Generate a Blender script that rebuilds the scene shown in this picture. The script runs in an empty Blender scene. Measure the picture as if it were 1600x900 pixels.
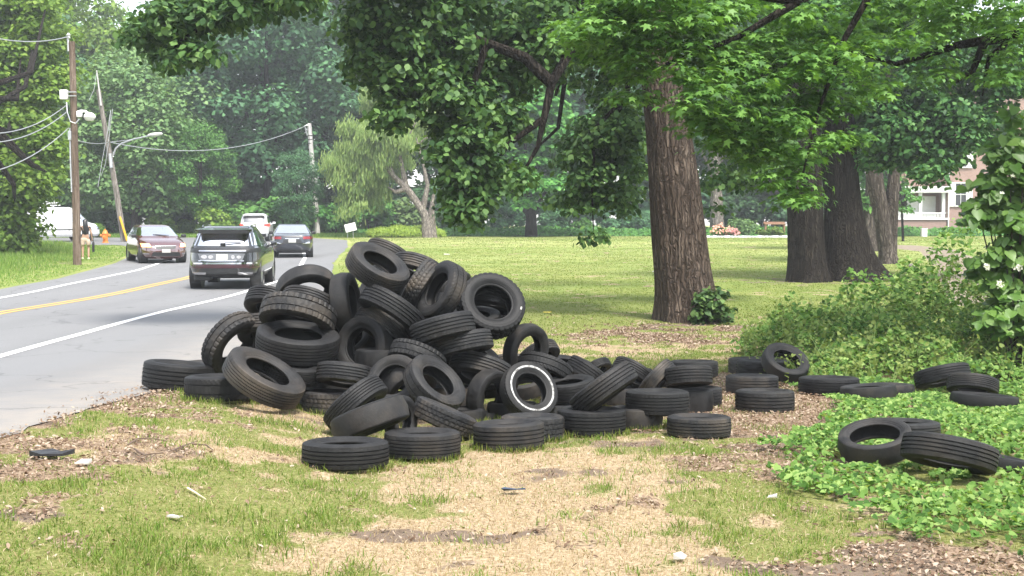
import bpy, bmesh, math, random
import numpy as np
from mathutils import Vector, Matrix, Euler
R_ = math.radians
SC = bpy.context.scene
COL = SC.collection
# ---------------------------------------------------------------- camera
CAM_H = 1.75
FPX = 2000.0                       # focal length in pixels of a 1600 wide picture
PITCH = math.atan(98.0 / FPX)
cam_d = bpy.data.cameras.new('camera')
cam_d.sensor_width = 36.0
cam_d.lens = 36.0 * FPX / 1600.0
cam_d.clip_end = 3000
cam = bpy.data.objects.new('camera', cam_d)
COL.objects.link(cam)
cam.location = (0, 0, CAM_H)
cam.rotation_euler = (math.pi / 2 - PITCH, 0, 0)
SC.camera = cam
# ---------------------------------------------------------------- light
SUN_EL, SUN_AZ = R_(62), R_(152)   # azimuth clockwise from +Y: the sun stands behind the camera, to the right
w = bpy.data.worlds.new('World')
SC.world = w
w.use_nodes = True
nt = w.node_tree
bg = nt.nodes['Background']
sky = nt.nodes.new('ShaderNodeTexSky')
sky.sky_type = 'NISHITA'
sky.sun_disc = False
sky.sun_elevation = SUN_EL
sky.sun_rotation = SUN_AZ
sky.air_density = 1.0
sky.dust_density = 1.2
sky.ozone_density = 1.0
hz = nt.nodes.new('ShaderNodeHueSaturation')      # thin bright overcast: most of the blue is gone
hz.inputs['Saturation'].default_value = 0.35
hz.inputs['Value'].default_value = 1.1
nt.links.new(sky.outputs['Color'], hz.inputs['Color'])
nt.links.new(hz.outputs['Color'], bg.inputs['Color'])
bg.inputs['Strength'].default_value = 0.15
sd = bpy.data.lights.new('sun', 'SUN')
sd.energy = 2.5
sd.angle = R_(14)
sd.color = (1.0, 0.95, 0.87)
so = bpy.data.objects.new('sun', sd)
COL.objects.link(so)
sv = Vector((math.sin(SUN_AZ) * math.cos(SUN_EL), math.cos(SUN_AZ) * math.cos(SUN_EL), math.sin(SUN_EL)))
so.rotation_euler = sv.to_track_quat('Z', 'Y').to_euler()
so.location = (20, -30, 60)
SC.view_settings.view_transform = 'Standard'
SC.view_settings.look = 'None'
SC.view_settings.gamma = 1.0
SC.view_settings.exposure = 1.55
SC.cycles.max_bounces = 6
SC.cycles.diffuse_bounces = 3
SC.cycles.glossy_bounces = 3
SC.cycles.transmission_bounces = 4
SC.cycles.transparent_max_bounces = 8
SC.cycles.volume_bounces = 0
SC.cycles.caustics_reflective = False
SC.cycles.caustics_refractive = False
# ---------------------------------------------------------------- ground height and pixel -> ground
PY = [-60, 0, 8, 10, 11.5, 13, 16, 20, 25, 30, 35, 45, 60, 80, 100, 125, 200, 900]
PZ = [0, 0, 0, -.02, -.07, -.15, -.24, -.2, -.08, 0, .09, .2, .40, .78, .92, 1.0, 1.2, 1.5]
def sstep(a, b, x):
    t = np.clip((np.asarray(x, float) - a) / (b - a), 0, 1)
    return t * t * (3 - 2 * t)
def ground_h(x, y):
    z = np.interp(y, PY, PZ)
    bank = 0.24 * sstep(-0.9, -2.9, x) * (1 - sstep(18, 34, y)) * sstep(2, 9, y)
    return z + bank
def sst(a, b, x): return sstep(a, b, x)
CP, SP = math.cos(PITCH), math.sin(PITCH)
C0 = Vector((0, 0, CAM_H))
FW, RT, UP = Vector((0, CP, -SP)), Vector((1, 0, 0)), Vector((0, SP, CP))
def ray(px, py): return FW + RT * ((px - 800) / FPX) + UP * ((450 - py) / FPX)
def at(px, py, d): return C0 + ray(px, py) * d        # point at depth d along the view axis
def atY(px, py, Y):
    r = ray(px, py); return C0 + r * (Y / r.y)
def G(px, py):
    r = ray(px, py); d = 2.0
    while d < 600:
        p = C0 + r * d
        if p.z <= float(ground_h(p.x, p.y)):
            lo, hi = d * .985, d
            for _ in range(18):
                m = (lo + hi) / 2; p = C0 + r * m
                if p.z <= float(ground_h(p.x, p.y)): hi = m
                else: lo = m
            return C0 + r * hi
        d *= 1.01
    return C0 + r * 600
def onG(x, y, dz=0.0): return Vector((x, y, float(ground_h(x, y)) + dz))
# ---------------------------------------------------------------- objects
def tag(o, label=None, cat=None, group=None, kind=None):
    if label: o['label'] = label
    if cat: o['category'] = cat
    if group: o['group'] = group
    if kind: o['kind'] = kind
    return o
def mesh_np(name, V, F, mats=(), smooth=False, mi=None, attr=None):
    """V (n,3); F list of arrays (m,k): faces of k corners each."""
    me = bpy.data.meshes.new(name)
    V = np.asarray(V, np.float32)
    me.vertices.add(len(V)); me.vertices.foreach_set('co', V.ravel())
    if isinstance(F, np.ndarray): F = [F]
    F = [f for f in F if len(f)]
    loops = np.concatenate([f.ravel() for f in F]).astype(np.int32)
    tot = np.concatenate([np.full(len(f), f.shape[1]) for f in F]).astype(np.int32)
    st = np.concatenate([[0], np.cumsum(tot)[:-1]]).astype(np.int32)
    me.loops.add(len(loops)); me.loops.foreach_set('vertex_index', loops)
    me.polygons.add(len(tot)); me.polygons.foreach_set('loop_start', st); me.polygons.foreach_set('loop_total', tot)
    if smooth: me.polygons.foreach_set('use_smooth', np.ones(len(tot), bool))
    if mi is not None: me.polygons.foreach_set('material_index', np.asarray(mi, np.int32))
    me.update(calc_edges=True)
    for m in mats: me.materials.append(m)
    if attr:
        for k, a in attr.items():
            at_ = me.attributes.new(k, 'FLOAT', 'POINT'); at_.data.foreach_set('value', np.asarray(a, np.float32))
    return me
def link(name, me, parent=None, loc=None, rot=None):
    o = bpy.data.objects.new(name, me); COL.objects.link(o)
    if parent is not None: o.parent = parent
    if loc is not None: o.location = loc
    if rot is not None: o.rotation_euler = rot
    return o
def empty(name, loc=(0, 0, 0), rz=0.0):
    o = bpy.data.objects.new(name, None); COL.objects.link(o)
    o.empty_display_size = .3; o.location = loc; o.rotation_euler = (0, 0, rz); return o
class MB:
    """collects polygons, then builds ONE mesh object"""
    def __init__(s): s.v = []; s.f = []
    def add(s, V, F):
        b = len(s.v); s.v += [tuple(v) for v in V]; s.f += [tuple(i + b for i in f) for f in F]; return s
    def box(s, c, d, M=None, bev=0.0):
        bm = bmesh.new(); bmesh.ops.create_cube(bm, size=1)
        bmesh.ops.scale(bm, vec=d, verts=bm.verts)
        if bev > 0: bmesh.ops.bevel(bm, geom=list(bm.edges), offset=bev, segments=2, affect='EDGES', profile=.5)
        if M is not None: bmesh.ops.transform(bm, matrix=M, verts=bm.verts)
        bmesh.ops.translate(bm, vec=c, verts=bm.verts)
        bm.verts.index_update()
        s.add([v.co[:] for v in bm.verts], [[v.index for v in f.verts] for f in bm.faces]); bm.free(); return s
    def tube(s, pts, rad, n=8, cap=True):
        pts = [Vector(p) for p in pts]
        if not hasattr(rad, '__len__'): rad = [rad] * len(pts)
        V = []; F = []; ref = Vector((0, 0, 1))
        for i, p in enumerate(pts):
            t = (pts[min(i + 1, len(pts) - 1)] - pts[max(i - 1, 0)]).normalized()
            if i == 0:
                if abs(t.z) > .9: ref = Vector((1, 0, 0))
                a = t.cross(ref).normalized()
            else: a = (a - t * a.dot(t)).normalized()
            b = t.cross(a)
            for k in range(n):
                an = 2 * math.pi * k / n
                V.append(p + (a * math.cos(an) + b * math.sin(an)) * rad[i])
        for i in range(len(pts) - 1):
            for k in range(n):
                F.append((i * n + k, i * n + (k + 1) % n, (i + 1) * n + (k + 1) % n, (i + 1) * n + k))
        if cap:
            F.append(tuple(range(n))[::-1]); F.append(tuple((len(pts) - 1) * n + k for k in range(n)))
        return s.add(V, F)
    def lathe(s, prof, n=24, M=None, cap=True):
        """prof: (r, z) pairs, revolved about z"""
        V = []; F = []
        for r, z in prof:
            for k in range(n):
                a = 2 * math.pi * k / n; v = Vector((r * math.cos(a), r * math.sin(a), z))
                V.append(M @ v if M is not None else v)
        for i in range(len(prof) - 1):
            for k in range(n): F.append((i * n + k, i * n + (k + 1) % n, (i + 1) * n + (k + 1) % n, (i + 1) * n + k))
        if cap: F.append(tuple(range(n))[::-1]); F.append(tuple((len(prof) - 1) * n + k for k in range(n)))
        return s.add(V, F)
    def prism(s, poly, z0, z1, M=None):
        n = len(poly); V = [Vector((p[0], p[1], z0)) for p in poly] + [Vector((p[0], p[1], z1)) for p in poly]
        if M is not None: V = [M @ v for v in V]
        F = [tuple(range(n))[::-1], tuple(range(n, 2 * n))] + [(i, (i + 1) % n, n + (i + 1) % n, n + i) for i in range(n)]
        return s.add(V, F)
    def build(s, name, mat, parent=None, smooth=False, loc=None, rot=None):
        me = bpy.data.meshes.new(name); me.from_pydata(s.v, [], s.f); me.update()
        bm = bmesh.new(); bm.from_mesh(me); bmesh.ops.recalc_face_normals(bm, faces=bm.faces); bm.to_mesh(me); bm.free()
        if smooth: me.polygons.foreach_set('use_smooth', np.ones(len(me.polygons), bool)); me.set_sharp_from_angle(angle=R_(38))
        if mat: me.materials.append(mat)
        return link(name, me, parent, loc, rot)
def copy_tree(o, parent=None):
    c = o.copy(); COL.objects.link(c)
    if parent is not None: c.parent = parent
    for ch in [q for q in COL.objects if q.parent == o]: copy_tree(ch, c)
    return c
# ---------------------------------------------------------------- materials
def lin(h):
    h = h.lstrip('#'); c = [int(h[i:i + 2], 16) / 255 for i in (0, 2, 4)]
    return tuple(((x + .055) / 1.055) ** 2.4 if x > .04045 else x / 12.92 for x in c)
class NT:
    def __init__(s, name):
        s.m = bpy.data.materials.new(name); s.m.use_nodes = True; s.t = s.m.node_tree
        s.b = s.t.nodes['Principled BSDF']; s.out = s.t.nodes['Material Output']
    def n(s, ty, **kw):
        nd = s.t.nodes.new(ty)
        for k, v in kw.items():
            if k in nd.inputs: nd.inputs[k].default_value = v
            else: setattr(nd, k, v)
        return nd
    def l(s, a, b): s.t.links.new(a, b)
    def noise(s, scale, detail=4, rough=.55, co=None, dist=0.0):
        nd = s.n('ShaderNodeTexNoise'); nd.inputs['Scale'].default_value = scale; nd.inputs['Detail'].default_value = detail
        nd.inputs['Roughness'].default_value = rough; nd.inputs['Distortion'].default_value = dist
        if co is not None: s.l(co, nd.inputs['Vector'])
        return nd.outputs['Fac']
    def co(s, kind='Object'):
        return s.n('ShaderNodeTexCoord').outputs[kind]
    def ramp(s, fac, stops):
        r = s.n('ShaderNodeValToRGB'); e = r.color_ramp.elements
        while len(e) < len(stops): e.new(.5)
        for i, (p, c) in enumerate(stops): e[i].position = p; e[i].color = (*c, 1) if len(c) == 3 else c
        s.l(fac, r.inputs['Fac']); return r.outputs['Color']
    def mix(s, fac, a, b, mode='MIX'):
        m = s.n('ShaderNodeMix'); m.data_type = 'RGBA'; m.blend_type = mode
        if isinstance(fac, (int, float)): m.inputs[0].default_value = fac
        else: s.l(fac, m.inputs[0])
        for i, q in ((6, a), (7, b)):
            if isinstance(q, (tuple, list)): m.inputs[i].default_value = (*q[:3], 1)
            else: s.l(q, m.inputs[i])
        return m.outputs[2]
    def math(s, op, a, b=0.0, c=None):
        m = s.n('ShaderNodeMath'); m.operation = op
        for i, q in enumerate([a, b] + ([c] if c is not None else [])):
            if isinstance(q, (int, float)): m.inputs[i].default_value = q
            else: s.l(q, m.inputs[i])
        return m.outputs[0]
    def attr(s, name):
        a = s.n('ShaderNodeAttribute'); a.attribute_name = name; return a.outputs['Fac']
    def bump(s, h, strength=.3, dist=.02):
        b = s.n('ShaderNodeBump'); b.inputs['Strength'].default_value = strength; b.inputs['Distance'].default_value = dist
        s.l(h, b.inputs['Height']); s.l(b.outputs['Normal'], s.b.inputs['Normal'])
    def base(s, c):
        if isinstance(c, (tuple, list)): s.b.inputs['Base Color'].default_value = (*c[:3], 1)
        else: s.l(c, s.b.inputs['Base Color'])
        return s
    def set(s, **kw):
        for k, v in kw.items(): s.b.inputs[k.replace('_', ' ')].default_value = v
        return s
def plain(name, c, rough=.6, var=.12, scale=6, metal=0.0, coat=0.0, bump=0.0, emit=None, es=0.0):
    t = NT(name); f = t.noise(scale, 4, co=t.co())
    lo = tuple(x * (1 - var) for x in c); hi = tuple(min(1, x * (1 + var)) for x in c)
    t.base(t.ramp(f, [(.3, lo), (.7, hi)])); t.set(Roughness=rough, Metallic=metal)
    t.b.inputs['Coat Weight'].default_value = coat
    if bump: t.bump(t.noise(scale * 6, 3, co=t.co()), bump, .01)
    if emit: t.b.inputs['Emission Color'].default_value = (*emit, 1); t.b.inputs['Emission Strength'].default_value = es
    return t.m
# numpy value noise
_rs = np.random.RandomState(7)
_tab = _rs.rand(256, 256)
def vnoise(x, y, s=1.0, o=0):
    x = np.asarray(x, float) / s + 37.3 + o * 13.7; y = np.asarray(y, float) / s + 91.1 + o * 7.9
    xi = np.floor(x).astype(int); yi = np.floor(y).astype(int); fx = x - xi; fy = y - yi
    fx = fx * fx * (3 - 2 * fx); fy = fy * fy * (3 - 2 * fy)
    g = lambda i, j: _tab[(xi + i) % 256, (yi + j) % 256]
    return (g(0, 0) * (1 - fx) + g(1, 0) * fx) * (1 - fy) + (g(0, 1) * (1 - fx) + g(1, 1) * fx) * fy
def fnoise(x, y, s=1.0, o=0): return .5 * vnoise(x, y, s, o) + .3 * vnoise(x, y, s / 2.1, o + 1) + .2 * vnoise(x, y, s / 4.3, o + 2)

# ================================================================ GROUND
def blob(x, y, c, rx, ry, s=1.0, rot=0.0):
    dx = x - c[0]; dy = y - c[1]; ca, sa = math.cos(rot), math.sin(rot)
    u = (dx * ca + dy * sa) / rx; v = (-dx * sa + dy * ca) / ry
    return s * np.exp(-(u * u + v * v) ** 1.3)
RXR = ([-60, 0, 9, 13.5, 16, 22, 36, 50, 60, 72, 82, 90, 94], [-3.2, -3.4, -3.65, -3.45, -3.15, -3.4, -5.0, -7.0, -8.0, -9.2, -10.6, -14, -17])
RXL = ([-60, 0, 32, 38.5, 50, 56, 66, 72, 74, 94], [-13.3, -13.3, -13.35, -13.7, -15.5, -16.8, -19, -22, -60, -60])
def road_r(y): return np.interp(y, *RXR)
def road_l(y): return np.interp(y, *RXL)
def on_road(x, y, m=0.0): return (x < road_r(y) + m) & (x > road_l(y) - m) & (y < 92 + m)
_g = lambda px, py: (G(px, py).x, G(px, py).y)
DRY = [(_g(850, 800), .75, 1.3, .95), (_g(880, 720), 1.0, .9, .9), (_g(760, 860), .6, .7, .9), (_g(840, 880), .75, 1.0, .95), (_g(950, 640), 1.4, 1.6, .7), (_g(1000, 760), .25, 1.8, .5),
       (_g(230, 690), 1.0, .8, .55), (_g(420, 650), .8, .6, .6), (_g(620, 780), .6, .5, .5), (_g(1000, 545), 2.6, 1.8, .75), (_g(600, 860), .4, .5, .6), (_g(640, 745), .8, .5, .5)]
DIRT = [(_g(650, 836), .42, .30, 1.5), (_g(120, 806), .75, .22, .95), (_g(870, 745), .6, .3, .9), (_g(700, 900), .3, .12, .8), (_g(225, 712), .35, .35, .7), (_g(1110, 690), 1.0, .8, .75), (_g(1075, 512), 1.6, 1.2, .9), (_g(1290, 440), 4.5, 3.0, .8),
        (_g(1250, 890), .9, .16, 1.0), (_g(1450, 885), .9, .2, 1.0), (_g(700, 650), 2.6, 2.0, .9), (_g(500, 600), 1.6, 1.6, .8), (_g(1490, 860), 1.0, .4, .6), (_g(30, 650), 1.2, .5, .3), (_g(1150, 770), .5, .5, .4)]
LIT = [(_g(1200, 655), 1.3, 1.7, 1.15), (_g(1120, 610), 1.0, 1.5, 1.0), (_g(1230, 720), .8, .9, .8), (_g(250, 640), .7, .7, .8), (_g(90, 735), .7, .5, .9), (_g(180, 690), .6, .5, .8), (_g(1060, 525), 2.4, 1.7, .8),
       (_g(560, 640), .8, .6, .6), (_g(1420, 880), 1.0, .3, .8), (_g(1560, 875), .6, .5, 1.0), (_g(1180, 800), .9, .5, .4), (_g(1330, 620), 2.0, 2.2, .6), (_g(20, 790), .9, .25, .6)]
def fields(x, y):
    """dry straw, bare dirt, leaf litter, all 0..1"""
    x = np.asarray(x, float); y = np.asarray(y, float)
    wx = (fnoise(x, y, .55, 14) - .5) * .9; wy = (fnoise(x, y, .55, 17) - .5) * .9; x0_, y0_ = x, y; x = x + wx; y = y + wy
    dry = sum(blob(x, y, c, a, b, s) for c, a, b, s in DRY); dirt = sum(blob(x, y, c, a, b, s) for c, a, b, s in DIRT); lit = sum(blob(x, y, c, a, b, s) for c, a, b, s in LIT)
    x, y = x0_, y0_; rr = road_r(y); e = (x - rr)
    near = (1 - sstep(22, 34, y))
    lit = lit + .95 * sstep(.75, .05, e) * near * (.5 + .8 * vnoise(x, y, .5, 3))
    dirt = dirt + .6 * sstep(.45, 0, e) * near
    n1 = fnoise(x, y, .9, 1); n2 = fnoise(x, y, .5, 5); n3 = fnoise(x, y, .6, 9)
    f1 = (vnoise(x, y, .15, 11) - .5) * .7 + (vnoise(x, y, .34, 12) - .5) * .8
    dry = np.clip((dry - .5 + (n1 - .5) * .9 + f1 * 1.2) * .95 + .50, .12, .92)
    patch = sstep(.56, .74, fnoise(x, y, 1.3, 21)) * near * .55
    dry = np.clip(np.maximum(dry, patch) * (.80 + .4 * vnoise(x, y, .11, 19)), 0, 1)
    dirt = np.clip((dirt * .9 - .5 + (n2 - .5) * 1.1 + f1 * .9) * 1.5 + .12, 0, .85)
    lit = np.clip((lit - .45 + (n3 - .5) * 1.0 + f1) * 1.6 + .2, 0, 1)
    return dry, dirt, lit
def gridlines(segs):
    out = []
    for a, b, n in segs: out += list(np.linspace(a, b, n, endpoint=False))
    out.append(segs[-1][1]); return np.array(out)
gx = gridlines([(-700, -80, 24), (-80, -24, 40), (-24, -9, 60), (-9, 9, 240), (9, 24, 60), (24, 80, 40), (80, 700, 24)])
gy = gridlines([(-300, -10, 14), (-10, 5, 24), (5, 22, 300), (22, 50, 140), (50, 130, 100), (130, 900, 30)])
X, Y = np.meshgrid(gx, gy)
Z = ground_h(X, Y)
nearm = (1 - sstep(16, 40, Y)) * (np.abs(X) < 14)
Z = Z + (fnoise(X, Y, .5, 4) - .5) * .035 * nearm * (X > road_r(Y) + .1)
# the ground drops a little under the carriageway so that the road sheet lies above it
Z = np.where(on_road(X, Y, -.25), Z - .05, Z)
Z = np.where(Y > 130, Z + 0.0, Z)
dry_, dirt_, lit_ = fields(X, Y)
V = np.stack([X, Y, Z], -1).reshape(-1, 3)
ny, nx = X.shape
a = (np.arange(ny - 1)[:, None] * nx + np.arange(nx - 1)[None]).ravel()
F = np.stack([a, a + 1, a + nx + 1, a + nx], -1)
def ground_mat():
    t = NT('ground'); co = t.co(); 
    n1 = t.noise(.35, 5, .6, co); n2 = t.noise(5, 5, .65, co); n3 = t.noise(38, 4, .7, co); n4 = t.noise(120, 3, .6, co); n5 = t.noise(.07, 4, .5, co)
    g1 = t.ramp(n2, [(.3, (.09, .125, .03)), (.55, (.16, .19, .05)), (.75, (.27, .26, .10))])
    g2 = t.ramp(n5, [(.4, (.13, .19, .04)), (.6, (.22, .27, .08))])
    green = t.mix(.62, g1, g2)
    sy = t.n('ShaderNodeSeparateXYZ'); t.l(co, sy.inputs[0])
    farf = t.n('ShaderNodeMapRange'); t.l(sy.outputs[1], farf.inputs[0]); farf.inputs[1].default_value = 38; farf.inputs[2].default_value = 75
    mow = t.n('ShaderNodeMapping'); mow.inputs['Scale'].default_value = (.05, .22, 1); t.l(co, mow.inputs['Vector'])
    straw_far = t.ramp(t.noise(1.0, 5, .6, mow.outputs[0]), [(.38, (.18, .25, .06)), (.62, (.36, .38, .15))])
    green = t.mix(t.math('MULTIPLY', farf.outputs[0], .75), green, straw_far)
    yel = t.ramp(n1, [(.45, (0, 0, 0)), (.62, (1, 1, 1))])
    green = t.mix(t.math('MULTIPLY', yel, .35), green, (.30, .29, .10))
    straw = t.ramp(n3, [(.28, (.15, .105, .06)), (.5, (.33, .25, .155)), (.72, (.50, .41, .29))])
    dirt = t.ramp(t.mix(.5, n3, n2), [(.3, (.10, .072, .052)), (.6, (.19, .145, .11)), (.8, (.32, .26, .20))])
    lit = t.ramp(n3, [(.3, (.085, .055, .038)), (.5, (.22, .155, .105)), (.7, (.40, .31, .23))])
    jit = t.math('MULTIPLY_ADD', t.math('ADD', n3, n2), .6, -.6)
    def mask(nm): 
        m = t.math('ADD', t.attr(nm), jit); r = t.n('ShaderNodeMapRange'); t.l(m, r.inputs[0]); r.inputs[1].default_value = .38; r.inputs[2].default_value = .62; return r.outputs[0]
    nearf = t.n('ShaderNodeMapRange'); t.l(sy.outputs[1], nearf.inputs[0]); nearf.inputs[1].default_value = 16; nearf.inputs[2].default_value = 34
    thatch = t.ramp(n3, [(.3, (.09, .095, .03)), (.5, (.155, .17, .05)), (.7, (.27, .25, .11))])
    green = t.mix(nearf.outputs[0], thatch, green)
    c = t.mix(mask('dry'), green, straw); c = t.mix(mask('lit'), c, lit); c = t.mix(mask('dirt'), c, dirt)
    # gravel drive on the far right
    c = t.mix(mask('path'), c, t.ramp(n2, [(.3, (.17, .135, .10)), (.7, (.29, .245, .19))]))
    t.base(c); t.set(Roughness=.95); t.b.inputs['Specular IOR Level'].default_value = .1
    t.bump(t.math('ADD', n3, t.math('MULTIPLY', n4, .5)), .55, .03)
    return t.m
# drive: world curve from pixel trace
dc = [G(1535, 476), G(1510, 440), G(1500, 415), G(1470, 392), G(1400, 384)]
def drive_mask(X, Y):
    m = np.zeros_like(X)
    for i in range(len(dc) - 1):
        a, b = dc[i], dc[i + 1]; wa = (.7, .8, 1.0, 1.3, 1.5)[i]
        dx, dy = b.x - a.x, b.y - a.y; t = np.clip(((X - a.x) * dx + (Y - a.y) * dy) / (dx * dx + dy * dy), 0, 1)
        dd = np.hypot(X - a.x - t * dx, Y - a.y - t * dy); m = np.maximum(m, sstep(wa * 1.25, wa * .75, dd))
    return m
path_ = drive_mask(X, Y)
me = mesh_np('ground', V, F, [ground_mat()], smooth=True, attr={'dry': dry_.ravel(), 'dirt': dirt_.ravel(), 'lit': lit_.ravel(), 'path': path_.ravel()})
tag(link('ground', me), kind='structure')
# ---------------------------------------------------------------- road
def strip(name, ys, fl, fr, n, dz, mat, kind='structure', skirt=.0):
    V = []; 
    for y in ys:
        l, r = float(fl(y)), float(fr(y))
        for k in range(n + 1):
            x = l + (r - l) * k / n; V.append((x, y, float(ground_h(x, y)) + dz))
    m = n + 1; F = [(i * m + k, i * m + k + 1, (i + 1) * m + k + 1, (i + 1) * m + k) for i in range(len(ys) - 1) for k in range(n)]
    me = mesh_np(name, np.array(V), np.array(F), [mat], smooth=True)
    return tag(link(name, me), kind=kind)
def asphalt():
    t = NT('asphalt'); co = t.co(); 
    n1 = t.noise(.25, 4, .6, co); n2 = t.noise(140, 3, .7, co)
    mp = t.n('ShaderNodeMapping'); mp.inputs['Scale'].default_value = (1.0, .06, 1); t.l(co, mp.inputs['Vector']); n3 = t.noise(1.1, 4, .6, mp.outputs[0])
    c = t.ramp(n2, [(.35, (.13, .13, .133)), (.6, (.19, .19, .192)), (.75, (.28, .28, .275))])
    c = t.mix(t.math('MULTIPLY', n3, .5), c, (.20, .20, .20)); c = t.mix(t.math('MULTIPLY', n1, .35), c, (.13, .13, .135))
    sx = t.n('ShaderNodeSeparateXYZ'); t.l(co, sx.inputs[0])
    mr = t.n('ShaderNodeMapRange'); t.l(sx.outputs[0], mr.inputs[0]); mr.inputs[1].default_value = -5.6; mr.inputs[2].default_value = -3.9   # dusty shoulder
    du = t.math('MULTIPLY', mr.outputs[0], t.math('MULTIPLY_ADD', t.noise(2.2, 5, .7, co), 1.4, -.3))
    c = t.mix(t.math('MINIMUM', t.math('MAXIMUM', du, 0.0), .75), c, (.30, .26, .215))
    vo = t.n('ShaderNodeTexVoronoi'); vo.feature = 'DISTANCE_TO_EDGE'; vo.inputs['Scale'].default_value = .32; wv = t.n('ShaderNodeVectorMath'); wv.operation = 'MULTIPLY_ADD'
    nz = t.n('ShaderNodeTexNoise'); nz.inputs['Scale'].default_value = 1.3; nz.inputs['Detail'].default_value = 5; t.l(co, nz.inputs['Vector']); t.l(nz.outputs['Color'], wv.inputs[0]); wv.inputs[1].default_value = (1.3, 1.3, 1.3); t.l(co, wv.inputs[2]); t.l(wv.outputs[0], vo.inputs['Vector'])
    ck = t.ramp(vo.outputs['Distance'], [(.0, (1, 1, 1)), (.010, (0, 0, 0))]); c = t.mix(t.math('MULTIPLY', ck, t.math('MULTIPLY', n1, 1.1)), c, (.05, .05, .05))
    wt = t.math('SINE', t.math('MULTIPLY_ADD', sx.outputs[0], 3.6, 1.0)); c = t.mix(t.math('MULTIPLY', t.math('MAXIMUM', wt, 0.0), .16), c, (.10, .10, .10))
    t.base(c); t.set(Roughness=.72); t.b.inputs['Specular IOR Level'].default_value = .5; t.bump(n2, .5, .006); return t.m
ys = np.concatenate([np.arange(-60, 6, 2.0), np.arange(6, 30, .3), np.arange(30, 92.1, .6)])
strip('road', ys, road_l, lambda y: road_r(y) + (fnoise(0, y, .6, 3) - .5) * .25 + (fnoise(3, y, .2, 3) - .5) * .12, 14, .010, asphalt())
def paint(name, c):
    t = NT(name); f = t.noise(30, 4, .7, t.co()); m = t.ramp(f, [(.28, (.22, .22, .22)), (.42, c)]); t.base(m); t.set(Roughness=.7); return t.m
MW, MYL = paint('white_paint', (.78, .78, .76)), paint('yellow_paint', (.62, .36, .07))
def line(name, ys_, xs_, wd, mat, y0, y1, off=0):
    f = lambda y: np.interp(y, ys_, xs_) + off
    strip(name, np.arange(y0, y1, .6), lambda y: f(y) - wd / 2, lambda y: f(y) + wd / 2, 1, .015, mat)
line('road_edge_line', [0, 38, 45, 55, 65, 80], [-6.75, -6.8, -7.5, -8.9, -10.6, -14.2], .16, MW, -20, 78)
line('road_centre_line', [0, 24, 39, 50, 60, 80], [-9.8, -9.8, -9.9, -10.8, -12.2, -16.5], .10, MYL, -20, 70, -.11)
line('road_centre_line', [0, 24, 39, 50, 60, 80], [-9.8, -9.8, -9.9, -10.8, -12.2, -16.5], .10, MYL, -20, 70, .11)
line('road_edge_line', [0, 29, 44, 53, 66], [-11.9, -11.95, -12.9, -14.2, -17.4], .16, MW, -20, 66)

# ================================================================ FOLIAGE TOOLS
def leaf_mat(name, cols, trans=.35, rough=.5, spec=.14, gain=1.0, bloom=None):
    t = NT(name); v = t.attr('rnd')
    st = [(i / (len(cols) - 1), tuple(min(1, x * gain) for x in c)) for i, c in enumerate(cols)]
    oi = t.n('ShaderNodeObjectInfo')
    c = t.ramp(v, st)
    n = t.noise(.45, 3, .5, t.co()); c = t.mix(t.math('MULTIPLY', n, .35), c, st[0][1])
    hs = t.n('ShaderNodeHueSaturation'); t.l(c, hs.inputs['Color']); t.l(t.math('MULTIPLY_ADD', oi.outputs['Random'], .04, .48), hs.inputs['Hue']); t.l(t.math('MULTIPLY_ADD', oi.outputs['Random'], .3, .85), hs.inputs['Value'])
    t.base(hs.outputs[0]); t.set(Roughness=rough); t.b.inputs['Specular IOR Level'].default_value = spec
    tr = t.n('ShaderNodeBsdfTranslucent'); t.l(t.mix(1.0, hs.outputs[0], (1.0, 1.0, .45), 'MULTIPLY'), tr.inputs['Color'])
    mx = t.n('ShaderNodeMixShader'); mx.inputs[0].default_value = trans
    t.l(t.b.outputs[0], mx.inputs[1]); t.l(tr.outputs[0], mx.inputs[2]); t.l(mx.outputs[0], t.out.inputs['Surface'])
    return t.m
def _maple():
    P = []
    lob = [(-125, .55), (-95, .34), (-62, .86), (-28, .42), (0, 1.0), (28, .42), (62, .86), (95, .34), (125, .55), (155, .30), (180, .22), (-155, .30)]
    for a, r in lob: P.append((r * math.sin(R_(a)), r * math.cos(R_(a)), -.10 * r if r > .5 else .03))
    V = [(0, 0, .02)] + P; n = len(P)
    return np.array(V), np.array([(0, 1 + i, 1 + (i + 1) % n) for i in range(n)])
def _oval(w=.42, fold=.12):
    V = [(0, -1, 0), (w * .85, -.45, fold), (w, .15, fold), (0, 1, -.08), (-w, .15, fold), (-w * .85, -.45, fold), (0, -.2, 0)]
    return np.array(V), np.array([(0, 1, 2, 6), (6, 2, 3, 4), (0, 6, 4, 5)])
def _heart():
    V = [(0, -.75, 0), (.55, -.95, .1), (.85, -.35, .14), (.6, .35, .06), (0, 1.1, -.15), (-.6, .35, .06), (-.85, -.35, .14), (-.55, -.95, .1), (0, 0, -.02)]
    n = 8; return np.array(V), np.array([(8, i, (i + 1) % n) for i in range(n)])
def _blob():
    a = np.arange(7) * 2 * math.pi / 7; r = np.array([1, .62, .95, .7, 1.05, .55, .85])
    return np.stack([r * np.cos(a), r * np.sin(a), .12 * np.sin(a * 2)], -1), np.array([tuple(range(7))])
def _feather():        # drooping spray of the pale tree
    V = [(0, -1.3, -.3), (.16, -.3, 0), (.10, .9, .1), (-.10, .9, .1), (-.16, -.3, 0)]
    return np.array(V), np.array([(0, 1, 2, 3, 4)])
def _tri():
    return np.array([(-.55, -.5, 0), (.55, -.5, 0), (.1, .9, .1)]), np.array([(0, 1, 2)])
LEAF = dict(maple=_maple(), oval=_oval(), heart=_heart(), blob=_blob(), feather=_feather(), round=_oval(.7, .1), tri=_tri())
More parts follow.
